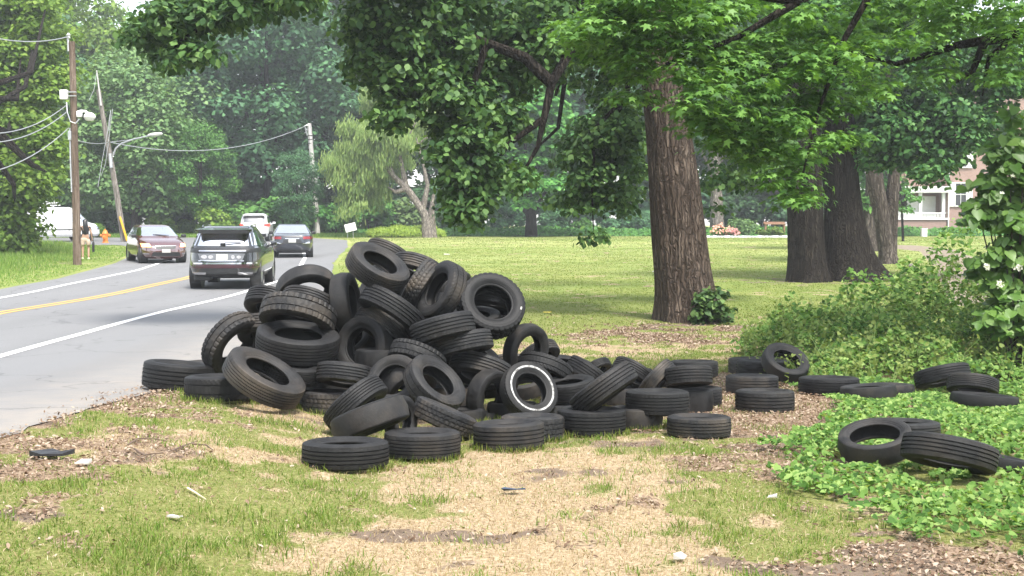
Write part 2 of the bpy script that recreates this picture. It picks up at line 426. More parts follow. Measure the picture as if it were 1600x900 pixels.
def leaves_np(rs, P, N, size, shape, jit=.6, tipdown=0.0):
    """P centres, N wanted normals, size array; returns V, F, rnd"""
    tv, tf = LEAF[shape]; n = len(P)
    N = N + rs.normal(0, jit, (n, 3)); N /= np.linalg.norm(N, axis=1)[:, None] + 1e-9
    a = rs.normal(0, 1, (n, 3)); a[:, 2] -= tipdown * 3
    T = a - (a * N).sum(1)[:, None] * N; T /= np.linalg.norm(T, axis=1)[:, None] + 1e-9
    B = np.cross(T, N)
    size = np.broadcast_to(size, (n,))
    V = P[:, None] + size[:, None, None] * (tv[None, :, 0, None] * B[:, None] + tv[None, :, 1, None] * T[:, None] + tv[None, :, 2, None] * N[:, None])
    k = len(tv); F = tf[None] + (np.arange(n) * k)[:, None, None]
    return V.reshape(-1, 3), F.reshape(-1, tf.shape[1]), np.repeat(rs.rand(n), k)
def clump_pts(rs, C, Rr, n, flat=1.0, up=.35, fill=.55):
    """leaves over the shell of each clump"""
    C = np.asarray(C, float); Rr = np.asarray(Rr, float); m = len(C)
    w = Rr ** 2; cnt = np.maximum(1, (n * w / w.sum()).astype(int)); idx = np.repeat(np.arange(m), cnt); k = len(idx)
    D = rs.normal(0, 1, (k, 3)); D /= np.linalg.norm(D, axis=1)[:, None]; D[:, 2] = np.where(D[:, 2] < -.35, -D[:, 2] * rs.rand(k), D[:, 2])
    q = fill + (1 - fill) * rs.rand(k) ** .5; q *= 1 + rs.normal(0, .10, k)
    # ragged clumps: radius wobbles with direction
    ph = idx * 1.7; q *= 1 + .22 * np.sin(D[:, 0] * 5 + ph) * np.cos(D[:, 1] * 5 + ph * 1.3)
    P = C[idx] + D * (Rr[idx] * q)[:, None] * np.array([1, 1, flat])
    N = D + np.array([0, 0, up * 2])
    return P, N, idx
def crown_clumps(rs, c, rad, n, rr, shell=.5):
    D = rs.normal(0, 1, (n, 3)); D /= np.linalg.norm(D, axis=1)[:, None]
    q = shell + (1 - shell) * rs.rand(n) ** .6
    return np.asarray(c) + D * q[:, None] * np.asarray(rad), rs.uniform(rr[0], rr[1], n)
def foliage(name, rs, P, N, size, shape, mat, jit=.6, tipdown=0.0, parent=None):
    V, F, r = leaves_np(rs, P, N, size, shape, jit, tipdown)
    return link(name, mesh_np(name, V, F, [mat], attr={'rnd': r}), parent)
def bark_mat(name, c0, c1, sx=9, sz=1.1, bump=.9, moss=None, crack=True):
    t = NT(name); co = t.co(); mp = t.n('ShaderNodeMapping'); mp.inputs['Scale'].default_value = (sx, sx, sz); t.l(co, mp.inputs['Vector'])
    f = t.noise(1.0, 6, .65, mp.outputs[0], .6); f2 = t.noise(3.0, 5, .6, mp.outputs[0], .5); f3 = t.noise(.9, 4, .6, co)
    c = t.ramp(t.math('ADD', t.math('MULTIPLY', f, .65), t.math('MULTIPLY', f2, .35)), [(.40, tuple(x * .35 for x in c0)), (.5, c0), (.60, c1)])
    c = t.mix(t.math('MULTIPLY', f3, .4), c, tuple(x * .7 for x in c0))
    if moss: c = t.mix(t.math('MULTIPLY', t.ramp(f3, [(.5, (0, 0, 0)), (.7, (1, 1, 1))]), .35), c, moss)
    t.base(c); t.set(Roughness=.95); t.b.inputs['Specular IOR Level'].default_value = .12
    vo = t.n('ShaderNodeTexVoronoi'); vo.feature = 'DISTANCE_TO_EDGE'; vo.inputs['Scale'].default_value = 1.0
    m2 = t.n('ShaderNodeMapping'); m2.inputs['Scale'].default_value = (sx * 1.1, sx * 1.1, sz * 1.5); wv = t.n('ShaderNodeVectorMath'); wv.operation = 'MULTIPLY_ADD'
    nz = t.n('ShaderNodeTexNoise'); nz.inputs['Scale'].default_value = 5.0; t.l(co, nz.inputs['Vector']); t.l(nz.outputs['Color'], wv.inputs[0]); wv.inputs[1].default_value = (.16, .16, .16); t.l(co, wv.inputs[2])
    t.l(wv.outputs[0], m2.inputs['Vector']); t.l(m2.outputs[0], vo.inputs['Vector'])
    cr = t.ramp(vo.outputs['Distance'], [(.0, (0, 0, 0)), (.22, (1, 1, 1))])
    c = t.mix(cr, tuple(x * (0.45 if crack else 1.0) for x in c0), c) if crack else c; t.base(c)
    t.bump(t.math('ADD', t.math('MULTIPLY', cr, .6), t.math('ADD', f, t.math('MULTIPLY', f2, .4))), bump, .05); return t.m
def trunk_mesh(name, pts, rad, mat, parent=None, n=40, ridge=.05, flare=0.0, seed=1, sub=10, nr=13):
    """smooth tapering trunk through pts with furrowed bark"""
    rs = np.random.RandomState(seed); pts = [Vector(p) for p in pts]
    P = []; Rr = []
    for i in range(len(pts) - 1):
        p0 = pts[max(i - 1, 0)]; p1 = pts[i]; p2 = pts[i + 1]; p3 = pts[min(i + 2, len(pts) - 1)]
        for k in range(sub):
            t = k / sub; P.append(.5 * ((2 * p1) + (p2 - p0) * t + (2 * p0 - 5 * p1 + 4 * p2 - p3) * t * t + (3 * p1 - p0 - 3 * p2 + p3) * t ** 3)); Rr.append(rad[i] * (1 - t) + rad[i + 1] * t)
    P.append(pts[-1]); Rr.append(rad[-1]); m = len(P)
    V = np.zeros((m, n, 3)); an = np.arange(n) * 2 * math.pi / n; a = None
    ph = rs.rand(6) * 6.28
    for i in range(m):
        t = (P[min(i + 1, m - 1)] - P[max(i - 1, 0)]).normalized()
        if a is None: a = t.cross(Vector((0, 1, 0)) if abs(t.z) > .5 else Vector((0, 0, 1))).normalized()
        else: a = (a - t * a.dot(t)).normalized()
        b = t.cross(a); h = (P[i] - P[0]).length
        r = Rr[i] * (1 + ridge * (np.abs(np.sin(an * nr / 2 + .35 * np.sin(h * 2 + ph[0]) + ph[1])) - .5) + ridge * .7 * np.sin(an * 7 + h * .8 + ph[2]) * np.sin(h * 1.3 + ph[3]) + ridge * .8 * np.sin(an * 3 + ph[5]))
        if flare: r = r * (1 + flare * math.exp(-h / (Rr[0] * .9)) * (1 + .45 * np.sin(an * 5 + ph[4])))
        V[i] = np.array(P[i])[None] + r[:, None] * (np.cos(an)[:, None] * np.array(a)[None] + np.sin(an)[:, None] * np.array(b)[None])
    i = np.arange(m - 1)[:, None] * n; k = np.arange(n)[None]
    F = np.stack([i + k, i + (k + 1) % n, i + n + (k + 1) % n, i + n + k], -1).reshape(-1, 4)
    caps = [np.array([np.arange(n)[::-1]]), np.array([(m - 1) * n + np.arange(n)])]
    return link(name, mesh_np(name, V.reshape(-1, 3), [F] + caps, [mat], smooth=True), parent)
def limbs_np(segs, n=7):
    mb = MB()
    for pts, rad in segs: mb.tube(pts, rad, n)
    return mb
L_DARK = leaf_mat('leaf_blue_green', [(.018, .044, .022), (.030, .068, .030), (.048, .098, .040)], .25, gain=2.60)
L_MID = leaf_mat('leaf_mid_green', [(.026, .066, .018), (.045, .108, .026), (.075, .155, .036)], .3, gain=2.35)
L_PALE = leaf_mat('leaf_pale_green', [(.050, .100, .035), (.085, .150, .055), (.13, .20, .08)], .3, gain=1.90)
L_YEL = leaf_mat('leaf_yellow_green', [(.055, .115, .018), (.095, .175, .028), (.15, .23, .045)], .35, gain=1.80)
L_MAPLE = leaf_mat('leaf_maple', [(.030, .085, .020), (.055, .140, .030), (.090, .20, .042), (.12, .25, .055)], .42, .45, .25, gain=1.80)
L_LINDEN = leaf_mat('leaf_linden', [(.014, .036, .012), (.026, .060, .016), (.045, .092, .024), (.08, .14, .04)], .3, .5, .2, gain=2.20)
L_WILLOW = leaf_mat('leaf_willow', [(.10, .15, .035), (.16, .21, .055), (.24, .28, .09)], .4, gain=1.25)
L_VINE = leaf_mat('leaf_vine', [(.036, .070, .016), (.080, .140, .028), (.14, .205, .050), (.25, .31, .10)], .4, .6, .12, gain=1.50)
L_LILY = leaf_mat('leaf_lily', [(.16, .24, .03), (.26, .36, .05), (.36, .46, .09)], .4, gain=1.20)
B_GREY = bark_mat('bark_grey', (.10, .082, .068), (.21, .18, .155)); B_DARK = bark_mat('bark_dark', (.026, .021, .017), (.060, .050, .041), 12, 1.0)  # dark bark: shade on the near-black trunks is put into its colour too
B_PALE = bark_mat('bark_pale', (.22, .19, .165), (.38, .345, .30), 6, 2, .4); B_BROWN = bark_mat('bark_brown', (.095, .070, .054), (.21, .165, .13), 13, 1.0, 1.0)

# ================================================================ BACKGROUND WOOD
def make_bg(seed, H, rad, mat, bark, nleaf=8500, ls=.30, base=.16, shape='blob', trunk_r=.32):
    """one broadleaf tree of height H at the origin: trunk, limbs, crown"""
    rs = np.random.RandomState(seed); e = empty('tree')
    cz = H * (base + 1) / 2; rz = H * (1 - base) / 2
    C, Rr = crown_clumps(rs, (0, 0, cz), (rad, rad, rz), 60, (rad * .24, rad * .42), .45)
    C2, R2 = crown_clumps(rs, (0, 0, cz - rz * .2), (rad * 1.02, rad * 1.02, rz * .8), 34, (rad * .2, rad * .34), .85)
    C = np.vstack([C, C2]); Rr = np.concatenate([Rr, R2])
    P, N, _ = clump_pts(rs, C, Rr, nleaf, .8, .45, .5)
    foliage('crown', rs, P, N, ls * rs.uniform(.6, 1.25, len(P)), shape, mat, .55, parent=e)
    seg = []
    for k in range(7):
        c = C[rs.randint(len(C))]; h0 = H * rs.uniform(.2, .5); p0 = Vector((0, 0, h0)); p2 = Vector(c); p1 = (p0 + p2) / 2 + Vector((0, 0, H * .05)); seg.append(([p0, p1, p2], [trunk_r * .45, trunk_r * .3, trunk_r * .12]))
    mb = limbs_np(seg, 6); mb.tube([(0, 0, -.3), (.05, 0, H * .25), (-.1, .1, H * .5), (0, 0, H * .8)], [trunk_r * 1.25, trunk_r, trunk_r * .7, trunk_r * .2], 10)
    mb.build('trunk', bark, e, smooth=True)
    return e
PB = {'dark': make_bg(1, 22, 6.5, L_DARK, B_DARK, 22000, .21), 'mid': make_bg(2, 20, 6.0, L_MID, B_GREY, 21000, .20), 'pale': make_bg(3, 15, 6.2, L_PALE, B_GREY, 18000, .19, .04), 'yel': make_bg(4, 20, 5.5, L_YEL, B_GREY, 20000, .20), 'dark2': make_bg(5, 24, 7.5, L_DARK, B_DARK, 24000, .22, .1)}
used = set()
def put(kind, px, Y, H=None, rz=None, label=None, name='background_tree', cat='tree', group='trees of the far wood', top=None, wide=1.0, lib=PB):
    src = lib[kind]; base_h = {'dark': 22, 'mid': 20, 'pale': 15, 'yel': 20, 'dark2': 24}.get(kind, None) or HB[kind]
    x = (px - 800) / FPX * Y * 1.0; z = float(ground_h(x, Y))
    if top is not None: H = (C0.z + (352 - top) / FPX * Y) - z
    s = H / base_h
    if kind in used: o = copy_tree(src)
    else: o = src; used.add(kind)
    o.name = name; o.location = (x, Y, z); o.scale = (s * wide, s * wide, s)
    o.rotation_euler = (0, 0, rz if rz is not None else (px * .37 + Y) % 6.28)
    tag(o, label, cat, group); return o
BGT = [
 ('pale', 212, 98, 86, "rounded pale silvery tree rising behind the leaning pole with the street light", 1.0),
 ('yel', 118, 112, -30, "yellow green tree behind the top of the tall left pole", .8),
 ('yel', 40, 118, -120, "tall yellow green tree at the far left behind the dark near tree", 1.0),
 ('mid', 262, 124, 34, "hazy mid green tree at the top left beyond the rounded pale one", .8),
 ('pale', 172, 135, 34, "faint pale tree below the bright gap of sky at the top left", .8),
 ('dark', 420, 104, -60, "bluish dark tree directly left of the white pole's top", 1.0),
 ('dark2', 505, 112, -110, "tall bluish dark tree behind the white pole", .9),
 ('dark', 352, 116, -20, "dark tree just right of the rounded pale tree", .9),
 ('mid', 315, 96, 190, "low mid green tree right of the rounded pale one, behind the road bend", .95),
 ('mid', 600, 118, -40, "mid green tree behind the pale leaning weeping tree", .9),
 ('yel', 585, 128, -120, "tall yellow green tree at the top between the bluish wood and the drooping boughs", .8),
 ('dark', 668, 120, -60, "dark tree behind the drooping boughs left of the lawn's small spreading tree", .9),
 ('dark2', 745, 124, -120, "tall dark tree left behind the small spreading tree", .9),
 ('dark', 905, 116, -80, "dark tree right behind the small spreading tree", 1.0),
 ('dark2', 985, 118, -110, "dark tree just left of the big trunk, across the lawn", .9),
 ('dark', 1065, 122, -90, "dark tree hidden behind the big trunk", .9),
 ('dark2', 1135, 118, -90, "dark tree beyond the pink flower bed", .9),
 ('dark', 1215, 116, -60, "dark tree beyond the brown bench", 1.0),
 ('mid', 1290, 112, -60, "mid green tree behind the pair of dark trunks", .9),
 ('dark', 465, 94, 235, "low dark tree in front of the bluish wood, left of the white pole", .9),
 ('dark', 560, 110, 190, "low dark tree under the weeping tree's left side", .9),
 ('mid', 1390, 96, 40, "mid green tree left of the brick house", .8),
 ('dark', 1720, 112, -80, "dark tree right of the brick house", .9),
 ('dark2', -60, 96, -150, "large dark tree beyond the left edge", 1.0),
 ('mid', 830, 132, -60, "far mid green tree above the small spreading tree", 1.0),
]
for k_, px, Y, top, lab, wd in BGT: put(k_, px, Y, label=lab, top=top, wide=wd)
# unseen leaf mass added behind the camera to darken reflections and cut frontal light
rs = np.random.RandomState(77); A_ = rs.uniform(R_(195), R_(352), 130); C = np.stack([34 * np.cos(A_) + rs.normal(0, 2, 130), 34 * np.sin(A_) * .9 + rs.normal(0, 2, 130), rs.uniform(1, 15, 130)], -1)
P, N, _ = clump_pts(rs, C, rs.uniform(2, 3.6, 130), 16000, .9, .4, .5)
tag(foliage('light_blocking_foliage', rs, P, N, .5 * rs.uniform(.6, 1.3, len(P)), 'blob', L_MID, .6), 'unseen leaf mass added behind the camera to cut frontal light', 'wood', kind='stuff')
# understorey shrubs
def make_shrub(seed, R0, H, mat, n=3200, ls=.17, shape='blob'):
    rs = np.random.RandomState(seed); e = empty('shrub')
    C, Rr = crown_clumps(rs, (0, 0, H * .5), (R0 * .75, R0 * .6, H * .42), 26, (R0 * .22, R0 * .4), .4)
    C[:, 2] = np.maximum(C[:, 2], .15)
    P, N, _ = clump_pts(rs, C, Rr, n, .9, .5, .5); P[:, 2] = np.maximum(P[:, 2], .02)
    foliage('foliage', rs, P, N, ls * rs.uniform(.6, 1.3, len(P)), shape, mat, .6, parent=e)
    mb = MB()
    for k in range(6):
        c = C[rs.randint(len(C))]; mb.tube([(c[0] * .1, c[1] * .1, -.1), (c[0] * .5, c[1] * .5, c[2] * .6), tuple(c)], [.05, .035, .015], 5)
    mb.build('stem', B_GREY, e); return e
SB = {'sdark': make_shrub(11, 2.6, 3.2, L_DARK), 'smid': make_shrub(12, 2.4, 2.6, L_MID), 'syel': make_shrub(13, 2.2, 2.0, L_YEL), 'spale': make_shrub(14, 2.4, 2.2, L_PALE)}
HB = {'sdark': 3.2, 'smid': 2.6, 'syel': 2.0, 'spale': 2.2}
SHR = [('syel', 248, 97, 338, "bright green leafy shrub just right of the leaning pole's foot"), ('syel', 335, 95, 330, "bright green shrub on the far verge behind the black SUV's roof"), ('syel', 292, 99, 346, "low bright shrub between the two taller bright shrubs behind the road bend"),
       ('smid', 386, 97, 318, "green shrub behind the white SUV"), ('smid', 440, 98, 306, "green shrub above the dark sedan"), ('smid', 480, 99, 318, "green shrub left of the white pole's foot"), ('smid', 528, 100, 320, "green shrub right of the white pole's foot"),
       ('smid', 580, 104, 300, "bushy shrub left behind the lily bed"), ('spale', 620, 106, 318, "pale shrub behind the lily bed"), ('sdark', 700, 104, 330, "dark shrub right of the pale leaning trunk"), ('smid', 745, 103, 342, "low green shrub under the drooping boughs' tip"),
       ('sdark', 790, 106, 318, "dark shrub left of the small spreading tree's trunk"), ('sdark', 868, 106, 330, "dark shrub right of the small spreading tree's trunk"), ('smid', 912, 104, 342, "low green shrub at the lawn's far edge above the hanging sprig"), ('sdark', 960, 106, 320, "dark shrub at the lawn's far edge left of the big trunk"),
       ('sdark', 1008, 105, 335, "dark shrub touching the big trunk's left side from afar"), ('smid', 200, 100, 338, "mid green shrub behind the leaning pole"), ('sdark', 160, 98, 330, "dark shrub above the orange hydrant"), ('syel', 152, 92, 352, "small bright sapling shrub beside the orange hydrant"),
       ('sdark', 1160, 112, 300, "dark shrub behind the pink flower bed"), ('sdark', 1250, 108, 300, "dark shrub seen between the dark trunks"), ('sdark', 400, 110, 280, "tall dark shrub deep behind the white SUV"), ('smid', 545, 112, 290, "tall green shrub behind the blank white board"), ('sdark', 250, 108, 280, "dark thicket between the leaning pole and the road bend"), ('sdark', 320, 112, 270, "dark thicket behind the bright shrub over the black SUV"), ('sdark', 110, 108, 290, "dark thicket behind the white van"), ('sdark', 650, 114, 290, "dark thicket behind the pale leaning trunk"), ('sdark', 730, 116, 280, "dark thicket behind the drooping boughs"), ('sdark', 880, 118, 280, "dark thicket far behind the hanging sprig"), ('sdark', 1050, 116, 270, "dark thicket behind the big trunk"), ('sdark', 1180, 120, 260, "dark thicket above the brown bench")]
for k_, px, Y, top, lab in SHR: put(k_, px, Y, label=lab, top=top, wide=1.25 if top < 300 else 1.0, name='shrub', cat='shrub', group='shrubs along the edge of the wood', lib=SB)
# ---------------------------------------------------------------- near tree at the left edge (from the ground up)
def clumps_px(rs, lst, dj=1.0):
    """(px, py, radius px, depth, count) -> clump centres scattered round those points of the crown"""
    C = []; Rr = []
    for px, py, rp, d, n in lst:
        for k in range(n):
            a = rs.uniform(0, 6.28); q = rp * math.sqrt(rs.rand()); C.append(at(px + q * math.cos(a), py + q * math.sin(a), d + rs.uniform(-dj, dj))); Rr.append(1.0)
    return np.array(C), np.array(Rr)
rs = np.random.RandomState(21)
g = G(22, 420); e = empty('tree', g); tag(e, "light green tree filling the left edge, leaves reaching the grass", 'tree')
C, _ = clumps_px(rs, [(20, 40, 70, 58, 46), (10, 140, 75, 58, 54), (35, 230, 60, 57, 46), (5, 310, 48, 56, 44), (45, 290, 28, 56, 14), (10, 370, 36, 57, 18), (70, 130, 30, 58, 10), (-60, 100, 90, 60, 40), (-60, 250, 90, 60, 40), (60, 60, 40, 59, 14), (-40, -60, 90, 60, 26), (-30, 390, 45, 56, 12)], 1.6)
Rr = rs.uniform(.7, 1.15, len(C)); P, N, _ = clump_pts(rs, C - np.array(g), Rr, 60000, .75, .5, .4)
foliage('crown', rs, P, N, .115 * rs.uniform(.6, 1.3, len(P)), 'blob', L_YEL, .6, parent=e)
mb = limbs_np([([Vector((-5, 0, -.3)), Vector((-5.2, .2, 3)), Vector((-5.5, 0, 7)), Vector((-5.4, 0, 12))], [.42, .34, .26, .08])] + [([Vector((-5.3, 0, 3 + k)), Vector(C[k * 19 % len(C)]) * .5 - Vector(g) * .5 + Vector((0, 0, 2)), Vector(C[k * 19 % len(C)]) - Vector(g)], [.16, .1, .03]) for k in range(9)], 8)
mb.build('trunk', B_DARK, e, smooth=True)
# ---------------------------------------------------------------- weeping pale tree
g = G(668, 366); g = onG(g.x, 92); e = empty('weeping_tree', g); tag(e, "pale weeping tree leaning left with a bare forked pale trunk behind the lily bed", 'tree')
W = lambda px, py, dd=0: atY(px, py, 92 + dd) - g
sg = [([W(668, 372), W(664, 335), W(640, 300), W(615, 275), W(590, 245), W(560, 240), W(545, 245)], [.42, .30, .24, .18, .13, .07, .03]), ([W(636, 298, .2), W(628, 260), W(622, 225), W(618, 190)], [.24, .16, .1, .04]), ([W(660, 330), W(668, 290), W(660, 250), W(650, 215)], [.25, .16, .1, .04]),
      ([W(676, 372, .2), W(674, 330), W(678, 300)], [.34, .22, .08]), ([W(615, 275), W(605, 250), W(600, 200), W(590, 160)], [.16, .12, .08, .03]), ([W(640, 240), W(665, 215), W(690, 220)], [.08, .05, .02]), ([W(625, 240), W(650, 190), W(670, 170)], [.07, .05, .02]), ([W(632, 296, -.1), W(618, 300), W(606, 292)], [.2, .14, .03])]
limbs_np(sg, 9).build('trunk', B_PALE, e, smooth=True)
rs = np.random.RandomState(22); C, _ = clumps_px(rs, [(560, 235, 40, 92.5, 34), (545, 275, 28, 92, 14), (600, 215, 40, 93, 26), (590, 165, 24, 93, 14), (620, 250, 24, 92.6, 8), (575, 300, 34, 93, 10), (640, 215, 26, 94, 7), (525, 262, 10, 92, 4), (580, 260, 40, 92.5, 20), (610, 185, 34, 93, 14), (650, 190, 34, 94, 10), (550, 320, 20, 92, 6), (600, 290, 30, 93, 8), (585, 235, 34, 91.2, 16), (612, 225, 26, 91.2, 9), (560, 270, 34, 91.4, 14)], .9)
P, N, _ = clump_pts(rs, C - np.array(g), rs.uniform(.55, 1.0, len(C)), 30000, 1.15, .0, .25)
foliage('crown', rs, P, N * .3 + np.array([0, -1, .4]), .17 * rs.uniform(.6, 1.4, len(P)), 'feather', L_WILLOW, .4, 2.2, parent=e)
# ---------------------------------------------------------------- small spreading tree over the lawn's far edge
g = onG((828 - 800) / FPX * 96, 96); e = empty('spreading_tree', g); tag(e, "small spreading tree with a short forked dark trunk at the lawn's far edge", 'tree')
W = lambda px, py, dd=0: atY(px, py, 96 + dd) - g
limbs_np([([W(830, 370), W(830, 340), W(826, 310), W(822, 280), W(820, 200)], [.5, .4, .32, .2, .06]), ([W(829, 338), W(812, 318), W(796, 300), W(770, 280)], [.26, .2, .15, .05]), ([W(828, 338), W(842, 318), W(852, 300), W(880, 270)], [.24, .18, .12, .05]), ([W(826, 310), W(835, 270), W(850, 220)], [.16, .12, .05])], 9).build('trunk', B_DARK, e, smooth=True)
rs = np.random.RandomState(23); C, _ = clumps_px(rs, [(825, 230, 90, 96, 60), (760, 270, 45, 96, 18), (885, 260, 50, 96, 20), (850, 170, 60, 97, 34), (810, 130, 40, 97, 14), (920, 220, 40, 96, 12), (820, 290, 50, 95, 10)], 3)
P, N, _ = clump_pts(rs, C - np.array(g), rs.uniform(.8, 1.3, len(C)), 17000, .6, .6, .45)
foliage('crown', rs, P, N, .22 * rs.uniform(.6, 1.3, len(P)), 'blob', L_MAPLE, .5, parent=e)
# ================================================================ THE BIG TREE
g = G(1076, 500); DT = g.y; e = empty('big_tree', g); tag(e, "massive brown trunk leaning left, dark boughs drooping far to its left", 'tree')
W = lambda px, py, dd=0: atY(px, py, DT + dd) - g
pxm = DT / FPX
trunk_mesh('trunk', [W(1078, 510), W(1072, 470), W(1062, 380), W(1052, 280), W(1042, 190), W(1030, 100), W(1022, 20), W(1016, -80), W(1010, -200)], [44 * pxm, 42 * pxm, 41 * pxm, 38 * pxm, 33 * pxm, 29 * pxm, 27 * pxm, 24 * pxm, 18 * pxm], B_BROWN, e, 140, .05, .38, 5, 14, 26)
LB = [([W(1020, 20), W(960, 10, -1), W(900, 60, -1.5), W(862, 130, -2), W(850, 185, -2), W(795, 225, -2), W(770, 262, -2)], [.2, .15, .11, .08, .065, .045, .02]),
      ([W(862, 130, -2), W(820, 90, -2), W(740, 60, -2), W(640, 70, -2), W(590, 110, -2)], [.11, .1, .08, .05, .02]), ([W(850, 185, -2), W(840, 230, -2), W(800, 300, -2)], [.06, .04, .01]),
      ([W(1015, -20), W(950, -40, 0), W(880, 40, 1), W(882, 130, 1), W(872, 200, 1), W(838, 232, 1)], [.16, .12, .07, .05, .04, .02]), ([W(905, 60, 1), W(880, 100, 1), W(868, 150, 1)], [.08, .06, .03]),
      ([W(1010, -120), W(800, -160, -2), W(600, -120, -3), W(470, -40, -4), W(380, 15, -4), W(300, 50, -4), W(255, 90, -4)], [.3, .24, .18, .12, .07, .04, .015]), ([W(380, 15, -4), W(330, 10, -4), W(250, 30, -4)], [.05, .03, .01]),
      ([W(980, 150, 1), W(930, 200, 1), W(925, 300, 1), W(928, 380, 1)], [.05, .04, .02, .006]), ([W(1016, 0), W(985, 60, 0), W(980, 150, 1), W(940, 220, 1)], [.14, .1, .05, .02]), ([W(760, 70, -2), W(730, 160, -2), W(725, 260, -2), W(728, 340, -2)], [.07, .05, .03, .01])]
limbs_np(LB, 8).build('limbs', B_DARK, e, smooth=True)
rs = np.random.RandomState(31)
CL = [(575, 40, 38, DT - 2, 34), (600, 100, 46, DT - 2, 42), (612, 165, 26, DT - 2, 16), (618, 195, 12, DT - 2, 5), (660, 30, 60, DT - 2, 54), (690, 110, 55, DT - 2, 46), (720, 190, 46, DT - 2, 40), (735, 255, 44, DT - 2, 38), (735, 310, 32, DT - 2, 22), (728, 345, 14, DT - 2, 7), (700, 240, 30, DT - 2, 14),
      (770, 60, 60, DT - 1, 50), (780, 140, 44, DT - 1, 34), (775, 200, 34, DT - 1, 22), (840, 40, 55, DT - 1, 42), (840, 110, 34, DT - 1, 18), (800, 290, 22, DT - 2, 8), (920, 30, 60, DT + 1, 34), (930, 110, 46, DT + 1.5, 26), (950, 190, 46, DT + 1.5, 34), (920, 240, 44, DT + 1.5, 34), (935, 290, 34, DT + 1.5, 24), (975, 260, 30, DT + 1.5, 18), (970, 320, 22, DT + 1.5, 10), (905, 330, 18, DT + 1.5, 6), (927, 380, 8, DT + 1, 3),
      (890, 310, 22, DT + 1.5, 8), (1120, 300, 34, DT + 4, 8), (1180, 250, 50, DT + 4, 26), (1130, 200, 40, DT + 3, 20), (1100, 100, 60, DT + 3, 26),
      (460, -10, 40, DT - 4, 26), (395, 8, 34, DT - 4, 24), (330, 12, 32, DT - 4, 22), (270, 40, 34, DT - 4, 26), (235, 60, 22, DT - 4, 12), (258, 100, 16, DT - 4, 7), (300, 90, 20, DT - 4, 7), (350, 40, 16, DT - 4, 5), (600, -60, 60, DT - 3, 30), (500, -70, 60, DT - 4, 26),
      (700, -60, 90, DT - 2, 22), (850, -90, 100, DT, 26), (1000, -100, 120, DT + 2, 30), (900, -100, 90, DT + 6, 30), (1020, -100, 90, DT + 7, 32), (1130, -70, 80, DT + 7, 24), (1150, -60, 100, DT + 2, 22), (400, -60, 60, DT - 3, 16)]
C, _ = clumps_px(rs, CL, .9)
P, N, _ = clump_pts(rs, C - np.array(g), rs.uniform(.22, .48, len(C)), 62000, .8, .35, .35)
foliage('crown', rs, P, N, .066 * rs.uniform(.7, 1.3, len(P)), 'round', L_LINDEN, .6, .5, parent=e)
# ================================================================ MAPLE REACHING IN FROM THE RIGHT
g = onG(9.8, 16.5); e = empty('maple_tree', g); tag(e, "maple whose bright lobed leaves hang across the top right, trunk beyond the frame", 'tree')
W = lambda px, py, d: at(px, py, d) - g
trunk_mesh('trunk', [Vector((0, 0, -.3)), Vector((.1, 0, 2)), Vector((0, .1, 5)), Vector((-.3, 0, 8)), Vector((-.4, 0, 11))], [.42, .36, .32, .26, .14], B_DARK, e, 40, .05, .3, 8, 8)
LB = [([Vector((-.1, 0, 4.2)), W(1700, 20, 16), W(1560, 60, 16), W(1500, 70, 16), W(1400, 100, 16), W(1330, 80, 16)], [.13, .10, .07, .05, .03, .015]), ([W(1540, 62, 16), W(1520, 110, 16), W(1490, 130, 16)], [.06, .04, .02]), ([W(1600, 45, 16), W(1545, 90, 16), W(1535, 150, 16)], [.05, .03, .01]),
      ([Vector((-.2, 0, 5.5)), W(1600, -120, 15), W(1400, -80, 14.5), W(1250, 0, 14), W(1150, 60, 14), W(1040, 100, 14)], [.14, .11, .08, .05, .03, .015]), ([W(1400, -80, 14.5), W(1320, 60, 14.5), W(1280, 170, 14.5), W(1250, 290, 14.5)], [.05, .035, .02, .01]), ([W(1250, 0, 14), W(1100, -20, 14), W(950, 20, 14), W(900, 60, 14)], [.07, .05, .03, .01])]
limbs_np(LB, 8).build('limbs', B_DARK, e, smooth=True)
rs = np.random.RandomState(33)
ML = [(905, 45, 26, 14, 8), (950, 30, 40, 14, 16), (960, 90, 34, 14, 12), (1010, 40, 50, 14, 20), (1000, 110, 30, 14, 9), (995, 160, 20, 14, 4), (1080, 40, 60, 14, 26), (1085, 110, 40, 14, 14), (1100, 165, 34, 14, 11), (1150, 60, 60, 14.3, 26), (1160, 130, 50, 14.3, 22), (1130, 195, 40, 14.3, 15), (1160, 235, 34, 14.5, 11), (1225, 60, 60, 14.5, 24), (1230, 150, 54, 14.5, 24), (1220, 220, 40, 14.5, 16), (1230, 275, 32, 14.5, 11), (1250, 320, 18, 14.5, 5), (1290, 100, 50, 14.8, 17), (1300, 180, 40, 14.8, 12), (1290, 240, 24, 14.8, 5), (1340, 60, 50, 15.5, 14), (1360, 130, 34, 15.5, 8), (1410, 40, 50, 15.5, 12), (1470, 30, 50, 16, 11), (1540, 20, 50, 16, 12), (1590, 50, 40, 16, 9), (1440, 110, 34, 16, 6), (1560, 120, 34, 16, 7), (1100, -40, 100, 14.5, 24), (1300, -60, 120, 15, 28), (1500, -60, 120, 16, 28), (1700, 0, 120, 16, 26), (1000, -50, 60, 14, 12), (1320, 225, 18, 14.8, 3)]
C, _ = clumps_px(rs, ML, .8)
P, N, _ = clump_pts(rs, C - np.array(g), rs.uniform(.22, .42, len(C)), 23000, .5, .7, .1)
foliage('crown', rs, P, N, .068 * rs.uniform(.55, 1.4, len(P)), 'maple', L_MAPLE, .42, .35, parent=e)
